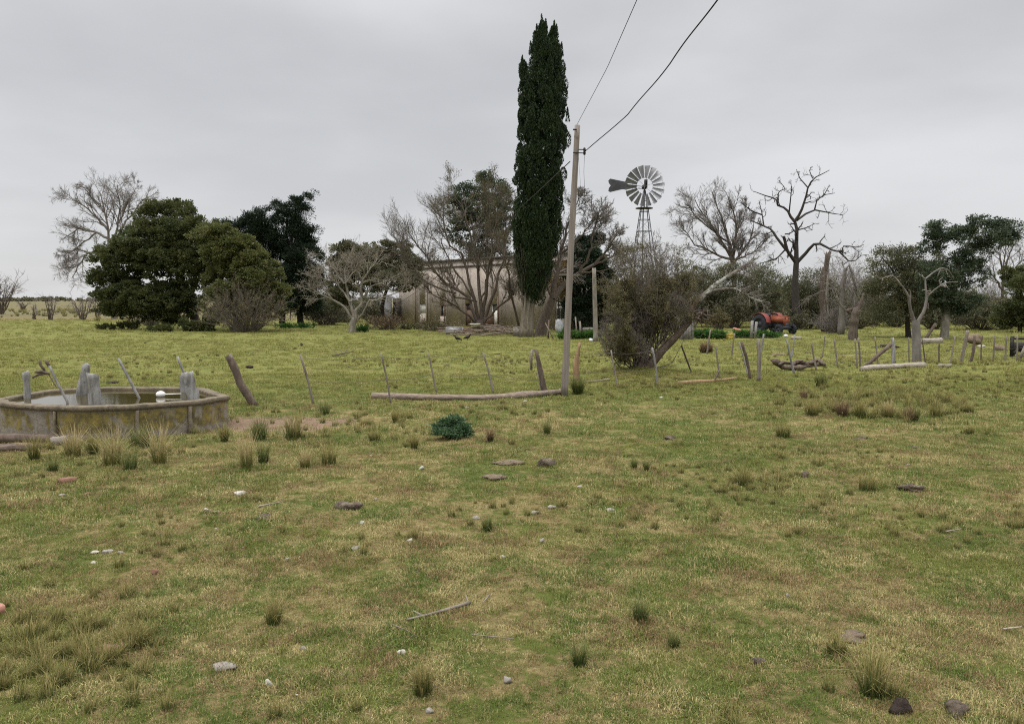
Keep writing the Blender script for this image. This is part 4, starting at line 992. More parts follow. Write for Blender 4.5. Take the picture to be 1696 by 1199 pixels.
# second trunk beside the cypress with its bare crown
L2 = [dict(k=11, t=.3, lf=(.3, .55), wob=.14, max=2.6), dict(k=9, t=.2, lf=(.4, .7), wob=.17, max=1.5), dict(k=7, t=.15, lf=(.4, .8), wob=.2)]
bare_tree('bare_tree', 50, (897, 556), [([(895, 560), (897, 540), (905, 520), (915, 495)], 22, 15), ([(915, 495), (935, 470), (960, 452), (985, 438)], 12, 6, 2.)],
    [([(915, 495), (922, 460), (930, 420), (938, 380)], 11, 4, 1.), ([(985, 438), (1005, 415), (1020, 390)], 6, 2.5), ([(960, 452), (975, 420), (985, 380), (990, 350)], 6, 2), ([(938, 380), (950, 350), (962, 325)], 4, 1.5), ([(930, 420), (960, 395), (985, 360)], 5, 2), ([(985, 438), (1015, 425), (1035, 412)], 5, 2),
     ([(960, 452), (1000, 448), (1030, 440)], 4, 1.5), ([(915, 495), (905, 470), (895, 450)], 6, 3)],
    'bare spreading tree with a curved brown trunk right behind the cypress', L2, 5, 'bark_mid', 'twig_grey')
# big multi-stem bare tree left of the cypress
stems = [([(792, 538), (780, 500), (755, 470), (720, 430), (688, 385), (672, 350)], 9, 2), ([(794, 538), (785, 480), (770, 420), (740, 360), (715, 325)], 9, 2), ([(796, 538), (795, 480), (790, 410), (775, 350), (755, 305)], 10, 2, 1),
         ([(798, 538), (805, 470), (812, 400), (808, 340), (800, 300)], 10, 2, -1), ([(800, 538), (815, 490), (830, 430), (838, 370), (835, 320)], 9, 2), ([(796, 540), (775, 520), (740, 500), (712, 472), (705, 460)], 7, 2, -2), ([(800, 538), (825, 505), (845, 480), (860, 450)], 8, 3, -1),
         ([(755, 470), (720, 460), (695, 440), (660, 385), (650, 365)], 5, 1.5), ([(790, 500), (760, 480), (730, 440), (690, 410), (668, 380)], 5, 1.5, -2), ([(785, 480), (750, 430), (735, 390), (735, 330)], 5, 1.5, 2), ([(795, 480), (815, 430), (822, 380), (820, 330)], 5, 1.5, 2), ([(860, 548), (852, 505), (842, 450), (836, 410)], 7, 2.5, -3)]
stems = [([(x_, y_ if y_ > 480 else y_ + 16) for x_, y_ in q[0]], q[1] * .78, q[2] * .8) + tuple(q[3:]) for q in stems]
BIGT, BIGS = bare_tree('bare_tree', 54, (796, 541), [([(796, 545), (796, 530)], 22, 18)], stems, 'big bare many-stemmed tree in front of the house, left of the cypress',
    [dict(k=13, t=.25, ang=(15, 45), lf=(.2, .42), wob=.12, max=1.9, trop=(0, 0, .06)), dict(k=9, t=.15, ang=(20, 50), lf=(.4, .65), wob=.16, max=1.0, trop=(0, 0, .06)), dict(k=6, t=.1, ang=(20, 50), lf=(.5, .9), wob=.16, max=.8, trop=(0, 0, .1))],
    8, 'bark_mid', 'twig_brown', twr=.0075)
_t = BIGT
_rs = np.random.RandomState(19); _tp = BIGS.reshape(-1, 3); _px = CX + _tp[:, 0] / _tp[:, 1] * F; _tp = _tp[(_px > 715) & (_px < 868) & (_tp[:, 2] > 4.2)]
_w = vn(_tp[:, 0], _tp[:, 2], 1.1, 55, 2); _tp = _tp[_w > .42]; _c = _tp[_rs.randint(0, len(_tp), 8500)] + _rs.normal(0, .06, (8500, 3)); V_, Q_ = leaves(_c, _rs.normal(size=_c.shape), .085, .5, _rs)
link('withered_leaves', mesh_from('withered_leaves', V_, Q_), M['leaf_olive'], _t)
pale = [([(587, 528), (580, 500), (572, 470), (570, 440), (578, 425)], 7, 2, .5), ([(590, 528), (598, 495), (600, 465), (620, 440), (635, 425)], 7, 2), ([(586, 530), (570, 510), (548, 495), (530, 485), (515, 482)], 6, 1.5, -.5), ([(570, 470), (555, 450), (540, 430), (530, 420)], 4, 1.2), ([(580, 500), (560, 470), (540, 462), (520, 455)], 4, 1.2, .8),
        ([(598, 495), (615, 475), (640, 465), (665, 455)], 4, 1.2, .6), ([(572, 470), (588, 450), (595, 430), (600, 415)], 4, 1.2), ([(600, 465), (590, 445), (588, 420)], 3, 1.2), ([(592, 528), (612, 500), (640, 490), (680, 478)], 4.5, 1.2, -1), ([(548, 495), (530, 470), (515, 460)], 3, 1, -.5)]
bare_tree('bare_tree', 55, (585, 549), [([(584, 552), (584, 538), (588, 527)], 15, 12)], pale, 'small pale-barked leafless tree with forked trunk on the lawn edge',
    [dict(k=10, t=.2, lf=(.3, .6), wob=.22, max=1.7), dict(k=8, t=.15, lf=(.4, .8), wob=.22, max=.9), dict(k=4, t=.15, lf=(.4, .8), wob=.22, max=.45)], 4, 'bark_pale', 'twig_pale', twr=.0075)
# tall pale bare tree at far left
pl2 = [([(187, 430), (180, 390), (172, 350), (165, 315)], 6, 2), ([(184, 410), (195, 370), (200, 335), (195, 305)], 5, 1.5), ([(186, 425), (165, 420), (145, 418), (130, 440), (120, 460)], 5, 1.5), ([(180, 395), (160, 385), (130, 378), (108, 395)], 5, 1.2), ([(178, 380), (155, 355), (130, 335), (115, 328)], 5, 1.2),
       ([(172, 350), (150, 325), (140, 310)], 3.5, 1), ([(188, 400), (210, 365), (230, 340), (245, 325)], 5, 1.2), ([(195, 370), (215, 330), (225, 312)], 3.5, 1), ([(187, 430), (205, 405), (225, 380), (240, 360)], 4, 1.2), ([(145, 418), (125, 412), (104, 425)], 3.5, 1), ([(160, 385), (140, 400), (118, 418), (105, 445)], 3.5, 1)]
bare_tree('bare_tree', 92, (188, 530), [([(190, 532), (189, 480), (187, 430), (182, 395)], 12, 6)], pl2, 'tall pale leafless tree rising behind the big evergreen at left',
    [dict(k=11, t=.2, ang=(20, 50), lf=(.3, .5), wob=.16, max=3.), dict(k=9, t=.15, ang=(20, 50), lf=(.4, .7), wob=.2, max=1.8), dict(k=6, t=.1, ang=(20, 50), lf=(.5, .8), wob=.2, max=1.1)], 9, 'bark_plane', 'twig_grey', twr=.013)
# far small bare trees and bushes at left
def small_bare(px, py, h, w, Y, label, seed, name='bare_sapling', mt='twig_grey', cat='tree', n=5, tw=.012):
    rs_ = np.random.RandomState(seed); L = []
    for k in range(n):
        u_ = (k + .5) / n * 2 - 1; L.append(([(px + u_ * 3, py), (px + u_ * w * .25, py - h * .4), (px + u_ * w * .45 + rs_.normal(0, 2), py - h * rs_.uniform(.75, 1.))], 2.6, .8, rs_.uniform(-1, 1)))
    return bare_tree(name, Y, (px, py), [([(px, py + 1), (px, py - 3)], 4, 3)], L, label, [dict(k=6, t=.2, ang=(20, 55), lf=(.3, .6), wob=.2, trop=(0, 0, 0)), dict(k=5, t=.1, ang=(20, 55), lf=(.4, .8), wob=.25, trop=(0, 0, 0))], seed, 'bark_mid', mt, cat=cat, twr=tw)
small_bare(84, 530, 40, 26, 89, 'thin bare sapling on the far left lawn edge, left of a wider one', 21)
small_bare(137, 530, 44, 52, 89, 'wider bare bush-like tree on the far left lawn edge', 22, n=7)
small_bare(162, 527, 30, 24, 92, 'low bare bush beside the left end of the evergreen', 23)
small_bare(57, 528, 22, 16, 92, 'smallest bare sapling on the far left lawn edge', 24, n=3)
small_bare(2, 520, 62, 66, 118, 'dark bare bush cut by the left edge on the horizon', 25, name='bare_bush', cat='bush', n=11, tw=.022)
small_bare(38, 512, 12, 22, 150, 'tiny brown bush on the left horizon', 26, name='bare_bush', cat='bush', n=5, tw=.022)
# bare bush in front of evergreens
def twig_bush(name, px, py, w, h, Y, label, seed, mt='twig_brown', n=150, leaf=None, nl=0, ls=.08, cat='bush', rad=.011, group=None, lv=2, wob=.12):
    rs_ = np.random.RandomState(seed); b_ = P(px, py, Y); b_[2] = 0; t = empty(name, b_, label, cat, group); k = Y / F
    a_ = rs_.rand(n) * 2 * pi; e = rs_.rand(n) ** .6
    d_ = np.stack([np.cos(a_) * e * w / 2, np.sin(a_) * e * w / 2 * .8, h * (1 - .55 * e ** 2) * np.ones(n)], 1) * k * rs_.uniform(.6, 1., (n, 1))
    L_ = np.linalg.norm(d_, axis=1); st = b_ + np.stack([np.cos(a_), np.sin(a_), 0 * a_], 1) * .12 * w * k * e[:, None]
    p1, r1 = grow(rs_, st, d_, L_ * 1.02, np.full(n, rad * 1.5), 6, wob, (0, 0, .0)); lst = [(p1, r1, 4)]; src, sr = p1, r1
    for q in range(lv):
        p_, dd_, LL_, rr_ = spawn(rs_, src, sr, 4, .25, (15, 45), (.25, .5), .6, rmin=rad * .7); src, sr = grow(rs_, p_, dd_, LL_, rr_, 4, .15, (0, 0, .05)); lst.append((src, sr, 3))
    V_, Q_ = merge_tubes(lst); link('stems', mesh_from('stems', V_, Q_), M[mt], t)
    if leaf:
        tip = src.reshape(-1, 3); c_ = tip[rs_.randint(0, len(tip), nl)] + rs_.normal(0, .04, (nl, 3)); V_, Q_ = leaves(c_, rs_.normal(size=(nl, 3)), ls, .5, rs_)
        link('leaves', mesh_from('leaves', V_, Q_), M[leaf], t)
    return t
twig_bush('bare_bush', 408, 547, 140, 84, 55.5, 'round brown leafless bush in front of the evergreens at left', 31, n=240, leaf='leaf_olive', nl=5000, ls=.10, rad=.012)
# evergreens at left
leafy_tree('evergreen_tree', 61, (322, 548), [([(330, 550), (322, 525), (312, 500), (300, 470)], 18, 12), ([(335, 550), (322, 530)], 26, 16)],
    [(278, 358, 42, 26), (240, 398, 40, 28), (300, 395, 50, 36), (215, 440, 46, 38), (272, 440, 58, 46), (178, 465, 26, 38), (200, 492, 44, 26), (252, 500, 56, 32), (195, 512, 30, 16), (285, 520, 40, 18), (322, 440, 42, 54), (296, 492, 34, 26), (318, 360, 14, 14), (230, 512, 40, 16)],
    'largest dark evergreen tree at left, wide and domed', 230000, .17, .5, 51, 'leaf_ever', clump=.34, per=60, inner=.12, flat=.75, sub=11,
    limbs=[([(312, 500), (280, 480), (240, 470)], 8, 3), ([(305, 480), (300, 430), (285, 390)], 9, 3), ([(312, 500), (330, 460), (335, 430)], 8, 3), ([(290, 510), (250, 505), (215, 500)], 6, 3)])
leafy_tree('evergreen_tree', 58, (395, 548), [([(395, 550), (392, 520), (385, 490)], 16, 9)],
    [(352, 400, 32, 24), (372, 398, 36, 22), (392, 430, 48, 34), (372, 462, 40, 44), (420, 462, 42, 42), (440, 492, 36, 34), (392, 500, 46, 34), (358, 500, 24, 30), (448, 515, 22, 20)],
    'lighter green rounded evergreen right of the largest one', 150000, .16, .5, 52, 'leaf_ever2', clump=.3, per=55, inner=.12, sub=10)
con = [(372, 378, 20, 12), (398, 378, 24, 16), (425, 378, 28, 18), (400, 402, 34, 20), (440, 400, 38, 24), (480, 398, 34, 22), (462, 430, 46, 28), (500, 432, 34, 26), (470, 462, 46, 26), (508, 462, 30, 24), (480, 490, 44, 22), (498, 505, 34, 12), (515, 480, 24, 24), (470, 365, 20, 16),
       (492, 370, 16, 14), (430, 355, 10, 10), (462, 340, 12, 8), (482, 346, 16, 9), (495, 333, 14, 7), (507, 324, 10, 5), (505, 350, 10, 12), (512, 384, 16, 7), (524, 381, 8, 4), (506, 400, 20, 9), (440, 348, 5, 7), (410, 360, 8, 8)]
leafy_tree('conifer_tree', 70, (468, 535), [([(467, 536), (470, 480), (480, 420), (490, 350), (500, 330)], 11, 3), ([(498, 536), (496, 510), (490, 480)], 12, 8)], con,
    'blackish ragged conifer with its top bent to the right', 150000, .20, .28, 53, 'leaf_dark', clump=.5, per=60, outw=1.1, up=.5, inner=.25)
leafy_tree('evergreen_tree', 63, (655, 548), [([(640, 546), (632, 510), (640, 480), (655, 460)], 9, 6), ([(648, 548), (655, 500)], 8, 5)],
    [(580, 428, 32, 22), (610, 432, 40, 26), (650, 432, 40, 28), (672, 448, 30, 26), (640, 462, 46, 24), (595, 460, 40, 28), (565, 455, 22, 24), (680, 470, 20, 16), (560, 490, 24, 28)],
    'squat olive-green evergreen at the left end of the house', 105000, .16, .5, 54, 'leaf_scrub', clump=.3, per=45, inner=.12, sub=9)
leafy_tree('evergreen_tree', 82, (800, 520), [([(805, 535), (805, 420), (812, 320)], 8, 3)],
    [(800, 300, 16, 12), (812, 312, 24, 16), (780, 318, 24, 12), (765, 335, 26, 18), (835, 320, 14, 18), (800, 345, 40, 24), (790, 385, 42, 30), (830, 370, 24, 36), (806, 290, 8, 6), (810, 430, 40, 30), (765, 360, 20, 16)],
    'tall dark evergreen rising behind the house left of the cypress', 42000, .22, .5, 55, 'leaf_euc', clump=.55, per=50, inner=.3)
leafy_tree('pine_tree', 57, (965, 545), [([(972, 548), (968, 480), (960, 420)], 9, 5)],
    [(960, 408, 24, 14), (975, 430, 30, 22), (950, 450, 26, 26), (990, 450, 28, 26), (965, 480, 36, 28), (1000, 490, 26, 30), (960, 515, 34, 26), (1000, 525, 24, 16), (985, 400, 12, 10), (948, 480, 14, 22), (942, 455, 8, 16)],
    'dark green pine mass behind the utility pole', 90000, .17, .35, 56, 'leaf_dark', clump=.4, per=60, inner=.2, sub=6)
# --- right side
leafy_tree('scrub_tree', 66, (1230, 545), [([(1190, 546), (1180, 510), (1175, 480)], 9, 4)],
    [(1150, 470, 30, 34), (1185, 470, 30, 28), (1225, 470, 36, 34), (1262, 480, 34, 38), (1200, 505, 40, 24), (1250, 512, 34, 18), (1295, 490, 26, 32), (1165, 505, 24, 20), (1210, 446, 18, 10)],
    'dark olive scrub tree spreading behind the orange tractor', 60000, .13, .4, 57, 'leaf_scrub', clump=.5, per=50, inner=.35)
leafy_tree('scrub_tree', 62, (1340, 548), [([(1342, 549), (1345, 520), (1350, 490)], 7, 4)],
    [(1345, 475, 34, 26), (1370, 500, 34, 30), (1335, 515, 34, 24), (1385, 525, 24, 20), (1320, 490, 20, 26), (1300, 535, 16, 12), (1355, 536, 32, 10)],
    'grey-green scrub tree right of the tractor under the dead tree', 38000, .13, .4, 58, 'leaf_scrub', clump=.5, per=50, inner=.35)
leafy_tree('scrub_tree', 48, (1500, 562), [([(1505, 566), (1503, 530), (1500, 490)], 10, 6)],
    [(1470, 425, 24, 16), (1500, 425, 26, 20), (1490, 455, 42, 26), (1520, 470, 40, 30), (1475, 485, 44, 30), (1540, 440, 26, 26), (1450, 470, 20, 20), (1510, 505, 44, 22), (1460, 520, 36, 18), (1452, 440, 12, 10)],
    'dark feathery tree directly behind the pale pruned tree', 52000, .11, .4, 59, 'leaf_scrub', clump=.42, per=40, inner=.3, limbs=[([(1500, 490), (1480, 450), (1460, 425)], 5, 1.5), ([(1500, 490), (1515, 450), (1525, 415)], 5, 1.5), ([(1500, 490), (1455, 460), (1440, 455)], 3, 1)])
leafy_tree('gum_tree', 46, (1564, 570), [([(1564, 572), (1565, 550), (1567, 520), (1575, 480), (1590, 430)], 15, 7)],
    [(1548, 378, 14, 9), (1560, 392, 20, 10), (1540, 395, 12, 10), (1580, 388, 14, 9), (1545, 412, 18, 12), (1620, 372, 20, 12), (1605, 400, 24, 22), (1640, 392, 26, 14), (1665, 378, 22, 12), (1680, 384, 10, 8), (1625, 418, 24, 20), (1650, 402, 20, 12), (1585, 440, 36, 22), (1610, 460, 30, 22), (1560, 460, 34, 24), (1565, 495, 34, 24), (1595, 500, 28, 18), (1540, 480, 24, 20), (1585, 515, 26, 12)],
    'gum tree with pale straight trunk and high dark crown at right', 52000, .13, .4, 60, 'leaf_euc', 'bark_pale', clump=.3, per=36, inner=.15, up=0., sub=8, limbs=[([(1575, 480), (1560, 440), (1550, 400)], 5, 2), ([(1590, 430), (1605, 400), (1620, 375)], 6, 2), ([(1590, 430), (1630, 400), (1665, 382)], 5, 2)])
bare_tree('bare_tree', 62, (1660, 560), [([(1662, 562), (1660, 500), (1662, 450)], 8, 5)], [([(1662, 450), (1655, 420), (1640, 405)], 4, 1.2), ([(1662, 450), (1675, 415), (1685, 395)], 4, 1.2), ([(1660, 480), (1640, 450), (1630, 430)], 4, 1.2), ([(1661, 470), (1685, 440), (1705, 420)], 4, 1.2), ([(1660, 460), (1665, 420), (1668, 398)], 3, 1)],
    'leafless grey tree at the far right behind the gum tree', [dict(k=8, t=.15, lf=(.4, .7), max=2.), dict(k=7, t=.1, lf=(.4, .7), max=1.2), dict(k=4, t=.1, lf=(.4, .7), max=.7)], 41, 'bark_mid', 'twig_grey', twr=.011)
leafy_tree('evergreen_tree', 55, (1688, 560), [([(1690, 562), (1688, 500)], 8, 5)], [(1690, 460, 24, 24), (1700, 490, 34, 36), (1680, 520, 26, 24), (1705, 535, 30, 20), (1665, 535, 16, 14)],
    'dense dark evergreen cut off by the right edge', 42000, .13, .5, 61, 'leaf_ever', clump=.3, per=50, sub=8)
twig_bush('scrub_bush', 1620, 560, 110, 62, 60, 'brown thicket behind the twisted fence posts at right', 62, n=170, leaf='leaf_scrub', nl=16000, ls=.11, rad=.012)
twig_bush('scrub_bush', 1405, 552, 90, 70, 68, 'grey leafless thicket behind the broken stump', 63, mt='twig_grey', n=170, rad=.013)
twig_bush('scrub_bush', 1545, 552, 70, 44, 62, 'low brown thicket between the two pale trunks', 64, n=120, leaf='leaf_scrub', nl=9000, ls=.11)
twig_bush('scrub_bush', 1445, 555, 70, 60, 70, 'brownish thicket right of the broken stump', 65, n=140, leaf='leaf_scrub', nl=12000, ls=.12)
twig_bush('scrub_bush', 1130, 548, 80, 100, 66, 'tall twiggy grey thicket behind the leaning tree', 66, mt='twig_grey', n=170, leaf='leaf_scrub', nl=6000, ls=.1, rad=.013)
twig_bush('scrub_bush', 1040, 560, 90, 80, 56, 'brown thicket between the pole and the leaning tree', 67, n=150, leaf='leaf_olive', nl=9000, ls=.1)
k_ = 0
for (px, py, w, h, Y_, leaf, lab) in (
    (560, 540, 120, 66, 80, 'leaf_scrub', 'dark thicket behind the small pale leafless tree'), (620, 540, 60, 60, 74, 'leaf_scrub', 'dark thicket left of the curved tin shed'),
    (985, 556, 70, 70, 60, 'leaf_scrub', 'dark brown thicket just right of the old grey pole'), (1085, 548, 90, 146, 72, 'leaf_scrub', 'tall brown thicket behind the top of the shrubby leaning tree'),
    (1170, 545, 90, 96, 76, 'leaf_scrub', 'tall dark thicket left of the round leafless grey tree'), (1215, 548, 60, 70, 64, 'leaf_scrub', 'dark thicket over the reddish pipe'),
    (1275, 545, 90, 100, 74, 'leaf_scrub', 'high thicket between round leafless tree and dead tree'), (1240, 545, 70, 130, 84, None, 'thin-stemmed grey thicket at the foot of the round leafless tree'),
    (1350, 545, 80, 90, 80, 'leaf_scrub', 'olive thicket behind the dead tree trunk'), (1395, 545, 90, 105, 84, None, 'pale grey thicket behind the two snapped trunks'), (1400, 545, 100, 130, 95, None, 'tallest bare grey thicket between dead tree and feathery tree'),
    (1440, 545, 80, 90, 84, 'leaf_scrub', 'olive grey thicket behind the splintered stump'), (1480, 548, 70, 60, 66, 'leaf_scrub', 'dark thicket at the foot of the feathery tree'),
    (1520, 545, 90, 110, 78, 'leaf_scrub', 'tall olive thicket behind the pruned tree crown'), (1590, 548, 80, 80, 72, 'leaf_olive', 'brown olive thicket right of the gum trunk'),
    (1640, 548, 80, 100, 80, None, 'grey leafless thicket under the leafless tree at far right'), (1665, 556, 60, 56, 62, 'leaf_olive', 'brown thicket behind the black cart'),
    (1420, 552, 50, 34, 62, 'leaf_olive', 'low brown thicket behind the splintered stump foot'), (1310, 552, 60, 40, 60, 'leaf_scrub', 'low dark thicket right behind the tractor nose'),
    (1120, 552, 60, 60, 58, 'leaf_olive', 'brown thicket behind the plank panel'), (1190, 550, 40, 40, 60, 'leaf_olive', 'low brown thicket left of the tractor')):
    k_ += 1; h = h * .84; twig_bush('thicket', px, py, w, h, Y_, lab, 300 + k_, mt='twig_grey' if leaf is None else 'twig_brown', n=int(w * 1.6), leaf=leaf, nl=int(w * h * 2.4) if leaf else 0, ls=.11, rad=.012)
leafy_tree('scrub_tree', 56, (925, 548), [([(928, 549), (925, 500), (922, 470)], 4, 2)], [(922, 462, 22, 20), (935, 445, 14, 14), (905, 470, 12, 14), (935, 480, 10, 12)], 'rusty brown scrub over the right end of the house wall', 5200, .12, .45, 63, 'leaf_rust', clump=.4, per=22)
# bare tree behind, centre right
b3 = [([(1215, 440), (1195, 400), (1170, 360), (1150, 330)], 6, 1.5), ([(1215, 440), (1205, 390), (1190, 350), (1180, 320)], 6, 1.5), ([(1215, 440), (1220, 390), (1215, 350), (1205, 325)], 6, 1.5), ([(1205, 400), (1165, 370), (1140, 345), (1122, 340)], 4, 1.2), ([(1215, 440), (1240, 400), (1250, 370)], 5, 1.5), ([(1212, 430), (1180, 420), (1150, 405), (1138, 385), (1145, 378)], 5, 1.5, -1),
      ([(1220, 430), (1245, 420), (1270, 400)], 4, 1.2), ([(1218, 390), (1232, 360), (1235, 340)], 3, 1)]
bare_tree('bare_tree', 82, (1216, 535), [([(1218, 538), (1216, 480), (1215, 440)], 10, 7)], b3, 'rounded leafless grey tree between the windmill and the dead tree', [dict(k=13, t=.1, ang=(15, 50), lf=(.25, .45), wob=.15, max=2.2), dict(k=10, t=.1, ang=(15, 50), lf=(.4, .7), wob=.2, max=1.3), dict(k=7, t=.1, ang=(15, 45), lf=(.4, .8), max=.9)], 42, 'bark_mid', 'twig_grey', twr=.0125)
# black dead tree
dead = [([(1319, 436), (1304, 416), (1298, 392)], 8, 6, -.5), ([(1303, 415), (1287, 395), (1278, 380), (1263, 374), (1257, 371), (1242, 365)], 6, 2.2, 1), ([(1265, 374), (1262, 353), (1257, 332)], 3, 1.3, 1, 1), ([(1262, 356), (1245, 350), (1230, 338), (1226, 332)], 3, 1.2, -1, 1),
        ([(1319, 436), (1319, 404), (1320, 380), (1316, 365)], 9.5, 6.5), ([(1316, 367), (1307, 356), (1304, 346), (1287, 340), (1286, 329), (1272, 326), (1248, 317)], 5.5, 1.4, 1), ([(1287, 335), (1290, 317), (1301, 313), (1290, 299)], 2.6, 1.2, .5, .5), ([(1307, 352), (1311, 314), (1310, 302)], 3, 1.2, -1),
        ([(1316, 367), (1326, 353), (1335, 326), (1338, 311), (1346, 296), (1359, 290), (1374, 282)], 6, 1.3, -1), ([(1346, 296), (1341, 284), (1343, 278)], 2.2, 1, .3, -.6), ([(1338, 311), (1325, 296), (1319, 281)], 2.6, 1.2, 1, -.4), ([(1320, 365), (1335, 354), (1350, 348), (1380, 354), (1395, 356)], 4.6, 1.3, 2),
        ([(1349, 348), (1353, 332), (1365, 323), (1383, 320)], 3, 1.2, -1, 1), ([(1365, 323), (1371, 312), (1374, 307)], 2, 1, 0, .3), ([(1319, 436), (1335, 419), (1346, 405), (1359, 404), (1377, 414), (1390, 417), (1397, 415)], 7.5, 3, -2), ([(1396, 416), (1395, 408), (1408, 408), (1420, 410), (1431, 405)], 2.8, 1.2, 0, -2), ([(1390, 417), (1405, 432), (1415, 433), (1427, 423), (1439, 422)], 3, 1.2, 1, -2),
        ([(1322, 381), (1337, 377), (1350, 370)], 2.6, 1.2, 1), ([(1302, 412), (1287, 428), (1272, 433), (1257, 437)], 3.4, 1.4, -1), ([(1300, 388), (1308, 387), (1316, 382)], 2.5, 1.5)]
bare_tree('dead_tree', 60, (1320, 547), [([(1322, 549), (1319, 520), (1317, 470), (1319, 434)], 16, 11)], dead, 'black dead tree with crooked bare limbs against the sky', [dict(k=7, t=.25, ang=(35, 80), lf=(.15, .40), wob=.35, max=1.5, n=6), dict(k=4, t=.3, ang=(30, 70), lf=(.3, .6), wob=.3, max=.7)], 77, 'bark_dark', 'bark_dark', twr=.014)
# broken trunks
def snag(Y, base, L, label, seed, mt='bark_mid', twigs=0, jit=.3, name='broken_trunk', sub=()):
    rs_ = np.random.RandomState(seed); b_ = P(base[0], base[1], Y); b_[2] = 0; t = empty(name, b_, label, 'tree')
    mb = MB()
    for k, (pl, ws) in enumerate(L):
        q = resample([P(a_, c_, Y + k * .15) for a_, c_ in pl], 12); mb.tube(q, np.interp(np.linspace(0, 1, 12), np.linspace(0, 1, len(ws)), ws) * .8 / 2 / F * Y * rs_.uniform(.75, 1.25, 12), 10, jit, k + seed, jag=1.6)
    mb.build('trunk', M[mt], t)
    if sub:
        mb = MB()
        for k, (pl, w) in enumerate(sub): mb.tube(resample([P(a_, c_, Y - .3) for a_, c_ in pl], 10), w / 2 / F * Y * np.linspace(1, .6, 10), 6, .2, k)
        mb.build('split_limb', M['bark_pale'], t)
    if twigs:
        q = np.array([resample([P(a_, c_, Y) for a_, c_ in L[0][0]], 10)]); p_, d_, L_, r_ = spawn(rs_, q, np.full((1, 10), .03), twigs, .3, (30, 120), (.25, .5), .6, rmin=.014)
        s1, r1 = grow(rs_, p_, d_, np.clip(L_, 0, 2.2), r_, 5, .25, (0, 0, -.08)); p_, d_, L_, r_ = spawn(rs_, s1, r1, 6, .1, (20, 60), (.4, .8), .6, rmin=.012); s2, r2 = grow(rs_, p_, d_, L_, r_, 4, .25, (0, 0, -.1))
        V_, Q_ = merge_tubes([(s1, r1, 4), (s2, r2, 3)]); link('twigs', mesh_from('twigs', V_, Q_), M['twig_grey'], t)
    return t
snag(56, (1365, 548), [([(1367, 550), (1364, 500), (1366, 460), (1371, 420)], [16, 15, 13, 9, 8]), ([(1366, 480), (1361, 455), (1364, 444)], [8, 8, 5])], 'ragged dark broken trunk with a pale strip hanging down', 71, twigs=22, sub=[([(1372, 455), (1368, 490), (1369, 505), (1373, 527)], 4)])
snag(52, (1393, 556), [([(1393, 558), (1394, 510), (1396, 470), (1400, 442), (1406, 438), (1411, 450), (1416, 470), (1418, 482)], [15, 13, 10, 9, 9, 8, 6, 5]), ([(1416, 472), (1413, 485), (1411, 500)], [4, 3]), ([(1415, 478), (1421, 492), (1424, 496)], [4, 3])], 'bent grey trunk snapped over like a hook', 72, mt='bark_plane', twigs=26, jit=.15, sub=[([(1385, 490), (1392, 505), (1404, 517)], 3)])
snag(45, (1413, 563), [([(1412, 565), (1414, 540), (1416, 522), (1418, 517)], [21, 18, 18, 16]), ([(1418, 520), (1425, 505), (1430, 487)], [10, 8, 4]), ([(1408, 520), (1404, 514), (1412, 512)], [7, 6, 4])], 'thick broken stump with one splintered spike', 73, jit=.15, name='tree_stump')
twig_bush('brushwood', 1378, 552, 70, 56, 54, 'tangle of grey fallen branches below the hooked trunk', 74, mt='twig_grey', n=110, cat='branches', wob=.3)
# pale pruned tree
pr = [([(1514, 532), (1507, 510), (1505, 490), (1495, 475), (1482, 460), (1476, 455)], 7, 2.2, -.4), ([(1507, 510), (1508, 490), (1508, 482)], 4, 3), ([(1521, 532), (1531, 515), (1535, 495), (1533, 475), (1532, 460)], 7.5, 3), ([(1535, 492), (1548, 480), (1562, 470), (1575, 467), (1586, 467)], 3.6, 1.6, -.5), ([(1532, 462), (1520, 452)], 3, 1.6),
      ([(1533, 462), (1545, 452), (1558, 444), (1570, 446), (1576, 455), (1580, 460)], 3.4, 1.6, .5), ([(1558, 446), (1553, 457)], 2.4, 1.5), ([(1558, 474), (1556, 464), (1562, 459)], 2.4, 1.2), ([(1537, 502), (1537, 512)], 2.5, 1.5), ([(1476, 456), (1460, 462), (1448, 455)], 2.2, 1)]
bare_tree('pruned_tree', 28.6, (1518, 599), [([(1519, 602), (1518, 580), (1518, 550), (1517, 530)], 15.5, 16)], pr, 'pale smooth tree with lopped crooked limbs behind the right fence', [dict(k=3, t=.3, lf=(.15, .35), wob=.3, max=.6), dict(k=2, t=.2, lf=(.3, .6), wob=.3, max=.3)], 14, 'bark_plane', 'twig_pale', twr=.005, jitt=.05)
# leaning tree with dense shrubby growth
LY = 23.2
lean = [([(1070, 612), (1091, 588), (1110, 567), (1124, 553), (1140, 535), (1147, 512), (1158, 494)], 16.5, 10), ([(1156, 498), (1175, 480), (1193, 466), (1220, 449), (1240, 436), (1250, 428)], 10, 6.5, .3), ([(1165, 488), (1180, 482), (1195, 479), (1217, 478), (1230, 485), (1243, 494), (1252, 497), (1275, 502)], 6.5, 3.5, -.4),
        ([(1250, 497), (1252, 505), (1254, 512)], 3.5, 2, 0, -.4), ([(1055, 620), (1062, 600), (1072, 575)], 16, 8), ([(1040, 628), (1060, 612), (1080, 600)], 14, 12), ([(1010, 629), (1028, 624), (1050, 618)], 6, 12), ([(1073, 625), (1080, 600), (1086, 580)], 13, 10), ([(1130, 545), (1145, 528), (1152, 520)], 13, 10, -.2)]
rs = np.random.RandomState(91); lb = TREE_BASE.copy()
lt = empty('leaning_tree', lb, 'leaning old tree with lichened trunk falling right and shrubby brown-green growth at its base', 'tree')
